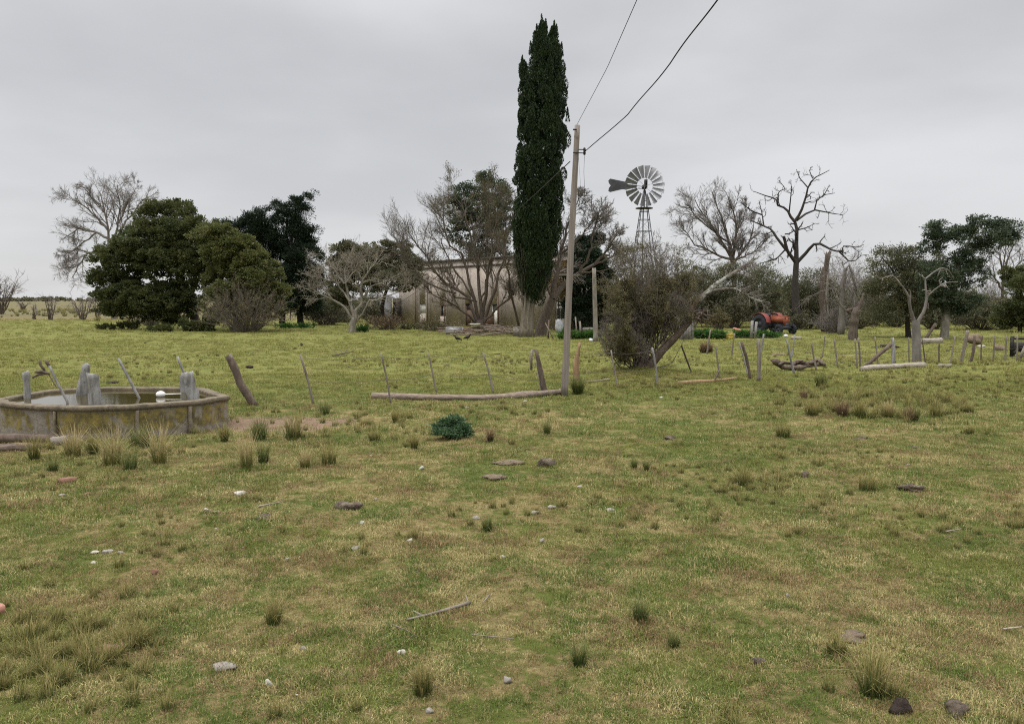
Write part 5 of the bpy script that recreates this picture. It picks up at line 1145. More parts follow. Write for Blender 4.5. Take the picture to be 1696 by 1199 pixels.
P1, R1 = limbs_px(lean, LY, rs, m=14); R1 = R1 * rs.uniform(.88, 1.12, R1.shape); tube_obj('trunk', P1[:1].repeat(1, 0), R1[:1], 12, M['wood_dark'], lt, .22)
M['lichen_bark'] = pm('lichened_bark', (.15, .13, .105), (.065, .055, .045), 9, .95, .9, c3=(.27, .27, .23), t3=(.5, .62), s3=5)
tube_obj('limbs', P1[1:4], R1[1:4], 10, M['lichen_bark'], lt, .15); tube_obj('base_stems', P1[4:], R1[4:], 10, M['wood_dark'], lt, .25)
sh = [([(1050, 640), (1050, 560), (1052, 505), (1056, 480), (1066, 460)], 5, 1.6), ([(1052, 505), (1062, 492), (1070, 487)], 2.5, 1), ([(1055, 615), (1040, 560), (1025, 510), (1015, 470)], 4, 1), ([(1062, 610), (1060, 540), (1050, 470), (1040, 430)], 4, 1, .5), ([(1066, 605), (1075, 540), (1075, 480), (1070, 425)], 4, 1, .6), ([(1070, 600), (1090, 540), (1100, 480), (1105, 430)], 4, 1, .4),
      ([(1080, 590), (1105, 540), (1125, 500), (1135, 460)], 4, 1, .3), ([(1055, 615), (1030, 590), (1012, 570), (1000, 545)], 3, 1, -.3), ([(1060, 600), (1035, 540), (1010, 500)], 3, 1, -.6), ([(1070, 590), (1085, 530), (1090, 470), (1088, 420)], 4, 1, -.5), ([(1085, 585), (1115, 550), (1140, 520), (1150, 490)], 3.4, 1, -.4),
      ([(1060, 600), (1045, 520), (1030, 460), (1020, 440)], 3, 1, .8), ([(1095, 570), (1120, 520), (1130, 470), (1128, 430)], 3, 1, .7)]
for k in range(46):
    sx = rs.uniform(1045, 1095); ex = rs.uniform(1002, 1150); ey = 418 + 210 * (abs(ex - 1072) / 85) ** 2.6 * .75 + rs.uniform(0, 60); sy = 615 - max(0, sx - 1065) * .8
    if rs.rand() < .3: ey = rs.uniform(500, 585); ex = rs.uniform(995, 1060)
    mx_ = (sx + ex) / 2 + rs.uniform(-10, 10); my_ = (sy + ey) / 2 + rs.uniform(-5, 25); dz_ = rs.uniform(-1.1, 1.1) if ex < 1070 else rs.uniform(.1, 1.4); sh.append(([(sx, sy), (mx_, my_), (ex, ey)], rs.uniform(1.6, 3.), .8, dz_))
P2, R2 = limbs_px(sh, LY, rs, m=9); lst = [(P2, R2, 5)]; src, sr = P2, R2
for lv in (dict(k=11, t=.15, ang=(15, 55), lf=(.2, .4)), dict(k=6, t=.1, ang=(15, 60), lf=(.35, .7)), dict(k=5, t=.1, ang=(20, 60), lf=(.4, .8))):
    p_, d_, L_, r_ = spawn(rs, src, sr, lv['k'], lv['t'], lv['ang'], lv['lf'], .6, rmin=.0042); src, sr = grow(rs, p_, d_, np.clip(L_, 0, .75), np.minimum(r_, .012), 4, .2, (0, 0, .04)); lst.append((src, sr, 3))
tips = src.reshape(-1, 3)
bx_ = TREE_BASE[0]; okf = lambda p: (p[..., 2] > .30 + 1.0 * np.clip(p[..., 0] - bx_ - .25, -1.2, 2.2)) | (p[..., 0] < bx_ - .2)
tips = tips[okf(tips)]; lst = [lst[0]] + [(a_[okf(a_).all(1)], b_[okf(a_).all(1)], c_) for a_, b_, c_ in lst[1:]]
V_, Q_ = merge_tubes(lst); link('shrubby_shoots', mesh_from('shrubby_shoots', V_, Q_), M['twig_brown'], lt)
w_ = vn(tips[:, 0], tips[:, 2], .55, 88, 2) + rs.normal(0, .05, len(tips)) - .10 * np.clip((tips[:, 2] - 2.1), 0, 2)
cand = tips[(w_ > .47)]; nl = 75000; c_ = cand[rs.randint(0, len(cand), nl)] + rs.normal(0, .035, (nl, 3)); c_ = c_[c_[:, 2] > .12]
V_, Q_ = leaves(c_, rs.normal(size=c_.shape), .038, .5, rs); link('leaves', mesh_from('leaves', V_, Q_), M['leaf_olive'], lt)
# thin upper twigs of the leaning trunk
p_, d_, L_, r_ = spawn(rs, P1[:4], R1[:4], 18, .35, (20, 70), (.12, .35), .35, rmin=.006); r_ = np.minimum(r_, .014); s1, r1 = grow(rs, p_, d_, L_, r_, 6, .22, (0.03, 0, .06)); p_, d_, L_, r_ = spawn(rs, s1, r1, 6, .15, (20, 60), (.35, .7), .6, rmin=.0045)
s2, r2 = grow(rs, p_, d_, L_, r_, 4, .22, (0, 0, .05)); p_, d_, L_, r_ = spawn(rs, s2, r2, 3, .15, (20, 60), (.35, .7), .6, rmin=.004); s3, r3 = grow(rs, p_, d_, L_, r_, 3, .22)
V_, Q_ = merge_tubes([(s1, r1, 4), (s2, r2, 3), (s3, r3, 3)]); link('twigs', mesh_from('twigs', V_, Q_), M['twig_grey'], lt)
mb = MB()
for k in range(14): q = P(1158, 525, LY) + rs.normal(0, .10, 3); mb.tube(resample([q, q + rs.normal(0, .16, 3), q + rs.normal(0, .2, 3)], 6), [.02, .03, .028, .022, .016, .01], 6, .3, k)
mb.build('splintered_break', M['wood_dark'], lt)

# ------------------------------------------------------------------ old pole behind, plants
q = on(987, 566); mb = MB(); mb.tube(resample([q - (0, 0, .1), P(986, 520, q[1]), P(984, 444, q[1])], 12), np.linspace(4.2, 3.2, 12) / F * q[1], 10, .08, 4)
tag(mb.build('wooden_pole', M['bark_pale'], origin=q), 'shorter old grey pole standing in the yard right of the utility pole', 'pole')
def plant(px, py, w, h, label, seed, mt='leaf_weed', n=900, size=.22, aspect=.25, name='leafy_plant', cat='plant', group=None):
    p_ = on(px, py); Y_ = p_[1]; rs_ = np.random.RandomState(seed); k = Y_ / F; t = empty(name, p_, label, cat, group)
    m_ = max(4, int(w / 5)); lo = [(px + (i + .5) / m_ * w - w / 2, py - h * .4, w / m_ * .9, h * .5) for i in range(m_)]
    V_, Q_ = crown(lobes_px(lo, Y_, rs_), n, size, aspect, rs_, clump=.2, per=20, outw=.6, up=.9, inner=.4); link('leaves', mesh_from('leaves', V_, Q_), M[mt], t); return t
plant(1168, 561, 40, 16, 'bright green leafy clump left of the yellow crate', 1, n=2600); plant(1186, 562, 30, 14, 'dark leafy clump touching the yellow crate', 2, n=1800); plant(1235, 560, 40, 13, 'bright green leafy clump before the tractor wheel', 3, n=2200); plant(1272, 560, 36, 11, 'low leafy clump before the tractor engine', 4, n=1800)
plant(940, 562, 26, 14, 'leafy green plants left of the pole foot by the house corner', 5, n=1300); plant(970, 561, 44, 14, 'leafy green plants between the two poles', 6, n=2200)
plant(176, 546, 26, 10, 'low dark plant clump at the left foot of the largest evergreen', 7, 'leaf_ever', 1200); plant(213, 546, 34, 14, 'taller dark plant clump under the largest evergreen', 8, 'leaf_ever', 1800)
plant(265, 550, 36, 14, 'dark plant clump in the middle under the largest evergreen', 9, 'leaf_ever', 1800); plant(327, 549, 52, 24, 'largest dark plant clump around the evergreen trunk', 10, 'leaf_ever', 3600, .28)
plant(395, 549, 20, 9, 'small green plant with pale flowers before the bare bush', 11, n=700); plant(597, 550, 22, 11, 'green plant at the foot of the pale leafless tree', 12, n=900); plant(680, 546, 22, 10, 'dark green plant before the house wall', 13, 'leaf_ever', 1100)
plant(490, 544, 60, 9, 'strip of green plants under the conifer', 14, 'leaf_weed', 1800)
twig_bush('dry_bush', 640, 545, 70, 24, 60, 'low brown dry bush at the left foot of the house', 81, n=130, leaf='leaf_rust', nl=2500, ls=.09, rad=.01); twig_bush('dry_bush', 718, 547, 70, 20, 58, 'brown dry bush along the house wall', 82, n=90, leaf='leaf_olive', nl=2500, ls=.09, rad=.01)
twig_bush('dry_bush', 250, 540, 70, 34, 70, 'bare brown bush under the largest evergreen', 83, n=130, rad=.012); twig_bush('dry_bush', 540, 542, 90, 44, 72, 'dark leafless bush under the conifer', 84, n=150, leaf='leaf_scrub', nl=9000, ls=.12, rad=.012)

# ------------------------------------------------------------------ house
A = P(661, 536, 75.); B = P(940, 548, 58.); A[2] = B[2] = 0; ux = unit(B - A); uy = np.array((-ux[1], ux[0], 0)); HL = np.linalg.norm(B - A)
if uy[1] < 0: uy = -uy
HH = 5.7
def s_at(px):
    r = np.array(ray(px, 520))[:2]; m_ = np.array([[ux[0], -r[0]], [ux[1], -r[1]]]); return np.linalg.solve(m_, -A[:2])[0]
def z_at(px, py):
    s_ = s_at(px); Y_ = (A + ux * s_)[1]; return P(px, py, Y_)[2]
def hb(mb, s0, s1, d0, d1, z0, z1):
    v = [A + ux * s_ + uy * d_ + (0, 0, z_) for z_ in (z0, z1) for d_ in (d0, d1) for s_ in (s0, s1)]
    mb.add(v, [(0, 2, 3, 1), (4, 5, 7, 6), (0, 1, 5, 4), (2, 6, 7, 3), (0, 4, 6, 2), (1, 3, 7, 5)])
def plaster():
    m, nt, b = newmat('stained_plaster'); co = nd(nt, 'ShaderNodeNewGeometry').outputs['Position']
    col = mixc(nt, maprange(nt, noise(nt, co, 1.3, 7, .7), .3, .7), (.44, .375, .32), (.31, .26, .22))
    st = maprange(nt, noise(nt, mapping(nt, co, sc=(2.2, 2.2, .3)), 1.2, 6, .7), .48, .70, 0, .6); col = mixc(nt, st, col, (.19, .16, .13))
    br = maprange(nt, noise(nt, mapping(nt, co, loc=(9, 2, 4)), .9, 5, .7), .60, .66, 0, .7); col = mixc(nt, br, col, (.25, .15, .105))
    nt.links.new(col, b.inputs['Base Color']); b.inputs['Roughness'].default_value = .95
    bn = nd(nt, 'ShaderNodeBump', _Strength=.5, _Distance=.05); nt.links.new(noise(nt, co, 5, 7, .7), bn.inputs['Height']); nt.links.new(bn.outputs[0], b.inputs['Normal']); return m
M['plaster'] = plaster(); M['roofdark'] = pm('dark_cornice', (.10, .085, .07), (.06, .05, .042), 3, .95, .4)
M['glassdark'] = pm('dark_window_glass', (.05, .05, .05), (.03, .03, .032), 2, .15, 0, spec=.6); M['paint'] = pm('peeling_white_paint', (.62, .61, .57), (.45, .43, .38), 8, .7, .2); M['brownwood'] = pm('brown_shutter', (.16, .10, .07), (.10, .065, .045), 6, .8, .4, (3, 3, .5))
house = empty('farmhouse', A, 'long old farmhouse with stained pinkish plaster and flat parapet behind the trees', 'house')
ops = [('window', 695, 705, 502, 521), ('window', 729, 738, 505, 524), ('door', 813, 826, 503, 544), ('window', 920, 934, 497, 530), ('door', 770, 780, 503, 541)]
ops = sorted([(s_at(a_), s_at(b_), (0. if k == 'door' else z_at((a_ + b_) / 2, d_)), z_at((a_ + b_) / 2, c_), k, a_) for k, a_, b_, c_, d_ in ops])
mb = MB(); s_ = 0; T_ = .4
for (s0, s1, z0, z1, k, _) in ops:
    hb(mb, s_, s0, 0, T_, -.2, HH); hb(mb, s0, s1, 0, T_, z1, HH)
    if z0 > .05: hb(mb, s0, s1, 0, T_, -.2, z0)
    s_ = s1
hb(mb, s_, HL, 0, T_, -.2, HH); hb(mb, 0, T_, T_, 4, -.2, HH); hb(mb, HL - T_, HL, T_, 4, -.2, HH); hb(mb, 0, HL, 4, 4 + T_, -.2, HH); mb.build('wall', M['plaster'], house)
mb = MB(); hb(mb, -.12, HL + .12, -.14, 4.5, HH, HH + .16); hb(mb, -.06, HL + .06, -.07, 0, HH - .55, HH - .42); mb.build('roof', M['roofdark'], house)
for (s0, s1, z0, z1, k, px) in ops:
    mb = MB(); w = .07
    for q in ((s0, s0 + w, z0, z1), (s1 - w, s1, z0, z1), (s0 + w, s1 - w, z1 - w, z1), (s0 + w, s1 - w, z0, z0 + w)): hb(mb, q[0], q[1], .10, .18, q[2], q[3])
    white = px in (813, 920, 695)
    if k == 'door':
        o = mb.build('door', M['paint' if white else 'brownwood'], house); LOCS[o.name] = LOCS[house.name]
        mb = MB(); hb(mb, s0 + w, s1 - w, .13, .17, z0 + w, z1 * .72); mb.build('door_leaf', M['paint' if white else 'brownwood'], o)
        mb = MB(); hb(mb, s0 + w, s1 - w, .13, .16, z1 * .72, z1 - w); mb.build('transom', M['glassdark'], o)
    else:
        o = mb.build('window', M['paint' if white else 'brownwood'], house); LOCS[o.name] = LOCS[house.name]
        mb = MB(); hb(mb, s0 + w, s1 - w, .14, .16, z0 + w, z1 - w); mb.build('pane', M['glassdark' if px != 695 else 'paint'], o)
        mb = MB(); m_ = (s0 + s1) / 2; hb(mb, m_ - .03, m_ + .03, .11, .135, z0 + w, z1 - w)
        if px == 920: hb(mb, s0 + w, s1 - w, .10, .135, z0 + (z1 - z0) * .75, z1 - w * 2); hb(mb, s0 + w, s1 - w, .10, .135, z0 + (z1 - z0) * .55, z0 + (z1 - z0) * .68)
        mb.build('glazing_bar', M['paint'], o)
mb = MB()
for px, w in ((692, .12), (712, .1), (829, .16), (740, .08)):
    s_ = s_at(px); mb.tube([A + ux * s_ - uy * .25 + (0, 0, -.1), A + ux * s_ - uy * .25 + (0, 0, 3.6 if px < 720 else 2.6)], w / 2, 8)
mb.build('downpipe', M['brownwood'], house, smooth=True)
# lean-to shed at the left end
M['tin'] = pm('grey_corrugated_tin', (.26, .255, .25), (.17, .165, .16), 3, .55, .2, (1, 1, .4), c3=(.16, .09, .06), t3=(.58, .7), s3=2, metal=.3)
sb = P(638, 540, 74.); sb[2] = 0; shed = empty('tin_shed', sb, 'small curved grey tin shed with a dark panel as its shaded opening against the left end of the house', 'shed')
mb = MB(); n = 60; a_ = np.linspace(0, pi, n); rx = .75
for (x0, dep, zt) in ((0, 3., 2.6),):
    xs_ = sb[0] - .15 + np.cos(a_[::-1]) * rx; ys_ = sb[1] + .4 - np.sin(a_) * .5 + .02 * np.sin(np.arange(n) * 2.1)
    lo = np.stack([xs_, ys_, np.full(n, -.1)], 1); hi = lo.copy(); hi[:, 2] = 2.9 - .5 * np.abs(np.linspace(-1, 1, n)); bk = hi + (0, 2.5, 0)
    ii_ = np.arange(n - 1)[:, None]; mb.add(np.vstack([lo, hi, bk]), np.vstack([ii_ + [0, 1, n + 1, n], ii_ + [n, n + 1, 2 * n + 1, 2 * n]]))
mb.build('wall', M['tin'], shed, smooth=True)
mb = MB(); p_ = P(657, 520, 74.3); mb.box((p_[0], p_[1] + .3, 1.2), (.75, .1, 2.5)); mb.build('doorway_shade_panel', M['bark_dark'], shed)  # solid dark panel stands in for the shade inside the doorway

# ------------------------------------------------------------------ junk by the house
M['rust'] = pm('rusty_steel', (.14, .075, .045), (.085, .048, .032), 6, .85, .4, c3=(.05, .04, .035), t3=(.55, .7), s3=3)
M['sheet'] = pm('grey_galvanised', (.33, .33, .33), (.22, .215, .21), 4, .5, .2, metal=.4)
def boxthing(name, px0, px1, py0, py1, mt, label, cat, depth=.8, rot=0., open_=False, legs=False):
    b_ = on((px0 + px1) / 2, py1); Y_ = b_[1]; k = Y_ / F; w = (px1 - px0) * k; h = (py1 - py0) * k; t = empty(name, b_, label, cat); mb = MB(); th = .03
    M_ = lambda x_, y_, z_, sx, sy, sz: mb.box((b_[0] + x_ * cos(rot) - y_ * sin(rot), b_[1] + x_ * sin(rot) + y_ * cos(rot), b_[2] + z_), (sx, sy, sz), rot)
    M_(0, -depth / 2, h / 2, w, th, h); M_(0, depth / 2, h / 2, w, th, h); M_(-w / 2 + th / 2, 0, h / 2, th, depth - th - .002, h - .004); M_(w / 2 - th / 2, 0, h / 2, th, depth - th - .002, h - .004); M_(0, 0, .06, w - 2 * th, depth - 2 * th, .03)
    if not open_: M_(0, 0, h - .012, w - 2 * th - .004, depth - th - .004, .02)
    mb.build('body', M[mt], t)
    mb = MB(); r_ = .022
    c = [(-w / 2, -depth / 2), (w / 2, -depth / 2), (w / 2, depth / 2), (-w / 2, depth / 2)]
    f_ = lambda x_, y_, z_: np.array((b_[0] + x_ * cos(rot) - y_ * sin(rot), b_[1] + x_ * sin(rot) + y_ * cos(rot), b_[2] + z_))
    for i in range(4): mb.tube([f_(*c[i], h), f_(*c[(i + 1) % 4], h)], r_, 6); mb.tube([f_(*c[i], 0), f_(*c[i], h)], r_, 6)
    mb.build('edge_frame', M[mt], t); return t
boxthing('metal_trough', 739, 766, 542, 554, 'sheet', 'grey metal trough at the left end of the junk pile', 'trough', .6, .1, True)
boxthing('rusty_bin', 798, 817, 521, 545, 'rust', 'square rusty steel bin behind the junk pile before the house door', 'bin', .9, .2)
boxthing('stone_bench', 851, 868, 541, 557, 'slab', 'grey stone block bench just left of the cypress trunk', 'bench', .6, -.1)
def lathe(mb, c, prof, n=16, sq=1.):
    a_ = np.arange(n) * 2 * pi / n; V_ = np.array([[(c[0] + r * cos(t), c[1] + r * sin(t) * sq, c[2] + z) for t in a_] for r, z in prof]).reshape(-1, 3)
    i = np.arange(len(prof) * n).reshape(len(prof), n); nx = np.roll(i, -1, 1); mb.add(V_, np.stack([i[:-1], nx[:-1], nx[1:], i[1:]], -1).reshape(-1, 4))
p_ = on(787, 556); b_ = P(787, 541, p_[1] + 1.5); mb = MB(); lathe(mb, b_, [(.001, 0), (.25, 0), (.36, .2), (.38, .2), (.36, .17), (.22, .03), (.001, .03)]); tag(mb.build('white_basin', M['white'], origin=b_, smooth=True), 'white basin on top of the junk pile', 'basin')
p_ = on(810, 558); mb = MB(); rs = np.random.RandomState(33)
for k in range(95):
    px = rs.uniform(748, 868); q = on(px, rs.uniform(547, 557)); a_ = rs.normal(0, .35) + (0 if rs.rand() < .8 else 1.2); L_ = rs.uniform(.6, 2.6); hgt = rs.rand() ** 1.6 * .55 * math.exp(-((px - 800) / 55) ** 2)
    d_ = np.array((cos(a_), sin(a_) * .8, rs.normal(0, .12))); c_ = q + (0, 0, .05 + hgt); e = np.array([c_ - d_ * L_ / 2, c_ + rs.normal(0, .04, 3), c_ + d_ * L_ / 2]); e[:, 2] = np.maximum(e[:, 2], .04)
    mb.tube(resample(e, 6), rs.uniform(.02, .055) * np.linspace(1, .6, 6), 5, .15, k)
tag(mb.build('brush_pile', M['log'], origin=p_), 'long low pile of branches and old timber in front of the house', 'branches')
mb = MB()
for k in range(46): px = rs.uniform(757, 782); q = on(px, rs.uniform(549, 555)); mb.box(q + (0, 0, .05 + rs.rand() * .32 * (1 - abs(px - 770) / 16)), (.24, .12, .07), rs.rand() * 3, jit=.01, rng=rs)
tag(mb.build('brick_heap', M['brick'], origin=on(770, 555)), 'heap of broken red bricks beside the metal trough', 'bricks')
def sack(px, py, w, h, mt, label, name='sack', cat='sack', Yoff=0., jit=.16):
    p_ = on(px, py); p_[1] += Yoff; k = p_[1] / F; mb = MB(); ball(mb, p_ + (0, 0, h * k * .46), 1, 12, 16, (w * k / 2, w * k / 2 * .8, h * k / 2), jit, int(px)); return tag(mb.build(name, M[mt], origin=p_, smooth=True), label, cat)
M['whitish'] = pm('pale_plastic', (.60, .62, .63), (.40, .42, .44), 9, .6, .5)
sack(926, 550, 14, 23, 'whitish', 'large crumpled white sack against the house below the window', name='bulk_bag', cat='bag')
sack(979, 566, 8, 6, 'whitish', 'small white bag in the grass at the foot of the old grey pole'); sack(1171, 556, 7, 7, 'whitish', 'small white drum-like sack behind the leafy clump'); sack(1194, 556, 12, 6, 'whitish', 'white sack left of the yellow crate'); sack(1240, 555, 10, 6, 'whitish', 'white sack just left of the tractor wheel'); sack(1301, 559, 8, 5, 'whitish', 'white sack under the tractor nose'); sack(1199, 565, 4, 5, 'leaf_rust', 'tiny yellowish scrap before the yellow crate', 'scrap', 'scrap')
M['yellow'] = pm('faded_yellow_plastic', (.42, .33, .05), (.30, .23, .04), 9, .7, .2)
def crate(px0, px1, py0, py1, mt, label):
    b_ = on((px0 + px1) / 2, py1); k = b_[1] / F; w = (px1 - px0) * k; h = (py1 - py0) * k; t = empty('crate', b_, label, 'crate'); mb = MB()
    for s_ in (-1, 1):
        for i in range(4): mb.box(b_ + (0, s_ * .17, h * (i + .5) / 4), (w, .015, h / 4 * .72)); mb.box(b_ + (s_ * w / 2, 0, h * (i + .5) / 4), (.015, .32, h / 4 * .7))
        for s2 in (-1, 1): mb.box(b_ + (s_ * (w / 2 - .01), s2 * .18, h / 2), (.03, .02, h))
    mb.build('slatted_body', M[mt], t)
crate(1202, 1214, 553, 562, 'yellow', 'faded yellow plastic crate in the green plants left of the tractor')
M['pipe'] = pm('terracotta_pipe', (.42, .17, .12), (.30, .12, .09), 5, .8, .2)
p_ = P(1216, 545, 58); q_ = P(1232, 550, 56); mb = MB(); d_ = unit(q_ - p_)
pr_ = resample([p_, q_], 5); mb.tube(pr_, .12, 14, cap=False); mb.tube(pr_[::-1], .10, 14, cap=False); tag(mb.build('clay_pipe', M['pipe'], origin=p_ * (1, 1, 0), smooth=True), 'reddish pipe propped up with its dark mouth toward the tractor', 'pipe')
mb = MB(); mb.tube([p_ * (1, 1, 0) + (.15, 0, 0), p_ + (.15, 0, -.11)], .05, 6); mb.tube([q_ * (1, 1, 0) - (.15, 0, 0), q_ + (-.15, 0, -.11)], .05, 6); tag(mb.build('trestle', M['wood_dark'], origin=p_ * (1, 1, 0)), 'two short dark props holding up the reddish pipe', 'prop')
# grey plank panel behind the leaning tree
b_ = on(1138, 563); t = empty('plank_panel', b_, 'grey upright plank panel behind the leaning trunk', 'panel'); k = b_[1] / F; rs = np.random.RandomState(3)
tops = [538, 540, 541, 536, 527, 526]
for i in range(6):
    x_ = 1127 + i * 3.9; h_ = (563 - tops[i]) * k; c_ = on(x_, 563); mb = MB(); mb.box((c_[0], b_[1] + (i % 2) * .03, h_ / 2), (.15, .03, h_), jit=.008, rng=rs); mb.build('plank', M['wood_grey'], t)
# twin grey posts beside tractor wheel
for i, (px, tx) in enumerate(((1244, 1246), (1250, 1253))):
    q = on(px, 561); mb = MB(); mb.tube([q, P(tx, 531 + i * 2, q[1])], 2.2 / F * q[1], 8, .1, i); tag(mb.build('wooden_post', M['wood_grey'], origin=q), ['left', 'right'][i] + ' one of two close grey posts at the tractor wheel', 'post')
mb = MB(); q = on(905, 566)
for (bx, by, tx, ty, w, lab) in ((908, 561, 909, 530, 3, 'dark thin post before the house corner'), (917, 562, 903, 535, 1.8, 'thin stick leaning left before the house corner'), (956, 561, 953, 525, 2.4, 'grey post between the utility pole and old pole'), (962, 560, 960, 532, 3.5, 'leaning pale plank between the two poles')):
    b1 = on(bx, by); mb = MB(); mb.tube([b1, P(tx, ty, b1[1])], w / 2 / F * b1[1], 7, .15, bx); tag(mb.build('wooden_post', M['wood_dark' if w == 3 else 'wood'], origin=b1), lab, 'post')
slab('stone_block', 974, 553, (.75, .3, .28), .0, 'stone', 'pale stone trough block behind the leafy plants between the poles', 'stone', z=.15)
# boulder, flat stone, brush at right
sack(1614, 573, 26, 20, 'turfclod', 'pinkish grey boulder behind the twisted fence posts', 'boulder', 'boulder', jit=.22)
rock('stone', 1624, 575, 16, 6, 'stone_w', 'flat white stone right of the pinkish boulder'); rock('clod', 1653, 580, 26, 13, 'turfclod', 'brown earth heap behind the right fence', 'mound'); rock('clod', 1470, 575, 44, 6, 'dung_dark', 'dark earth ridge on the grass behind the pale thick post', 'mound')
# dark steel cart at the right edge
b_ = on(1690, 590); Y_ = b_[1]; t = empty('farm_cart', b_, 'black steel cart frame cut off by the right edge', 'cart'); k = Y_ / F
mb = MB(); mb.box(P(1712, 575, Y_), (56 * k, .9, 15 * k)); mb.build('bed', M['iron'], t)
mb = MB(); mb.box(P(1676, 574, Y_ - .5), (5 * k, .06, 34 * k)); mb.box(P(1700, 561, Y_ - .5), (52 * k, .05, 3 * k)); mb.tube([P(1676, 590, Y_ - .45), P(1686, 578, Y_ - .45)], .05, 6); mb.build('frame', M['iron'], t)
mb = MB()
for dx in (0, 30): mb.tube([P(1712 + dx, 583, Y_ - .62), P(1712 + dx, 583, Y_ - .45)], .3, 18)
mb.build('wheel', M['iron'], t)
q = on(1688, 596); mb = MB(); mb.tube([q, P(1699, 573, q[1])], .06, 7, .15); tag(mb.build('wooden_brace', M['wood'], origin=q), 'pale brace log leaning at the right edge before the black cart', 'brace')

# ------------------------------------------------------------------ two birds
def bird(px, py, label, face):
    p_ = on(px, py); t = empty('bird', p_, label, 'bird', 'black birds on the lawn'); mb = MB()
    q = [p_ + np.array((face * x_, 0, z_)) for x_, z_ in ((-.24, .10), (-.14, .15), (-.04, .19), (.07, .22), (.12, .27), (.15, .33), (.19, .345), (.25, .335))]
    mb.tube(q, [.015, .05, .085, .085, .055, .045, .04, .008], 10); mb.build('body', M['iron'], t, smooth=True)
    mb = MB(); [mb.tube([p_ + (face * .02, s_ * .03, 0), p_ + (0, s_ * .03, .14)], .008, 5) for s_ in (-1, 1)]; mb.build('legs', M['iron'], t)
bird(758, 566, 'black bird standing on the lawn, left one of a pair', -1); bird(774, 564, 'black bird standing on the lawn, right one of a pair', 1)

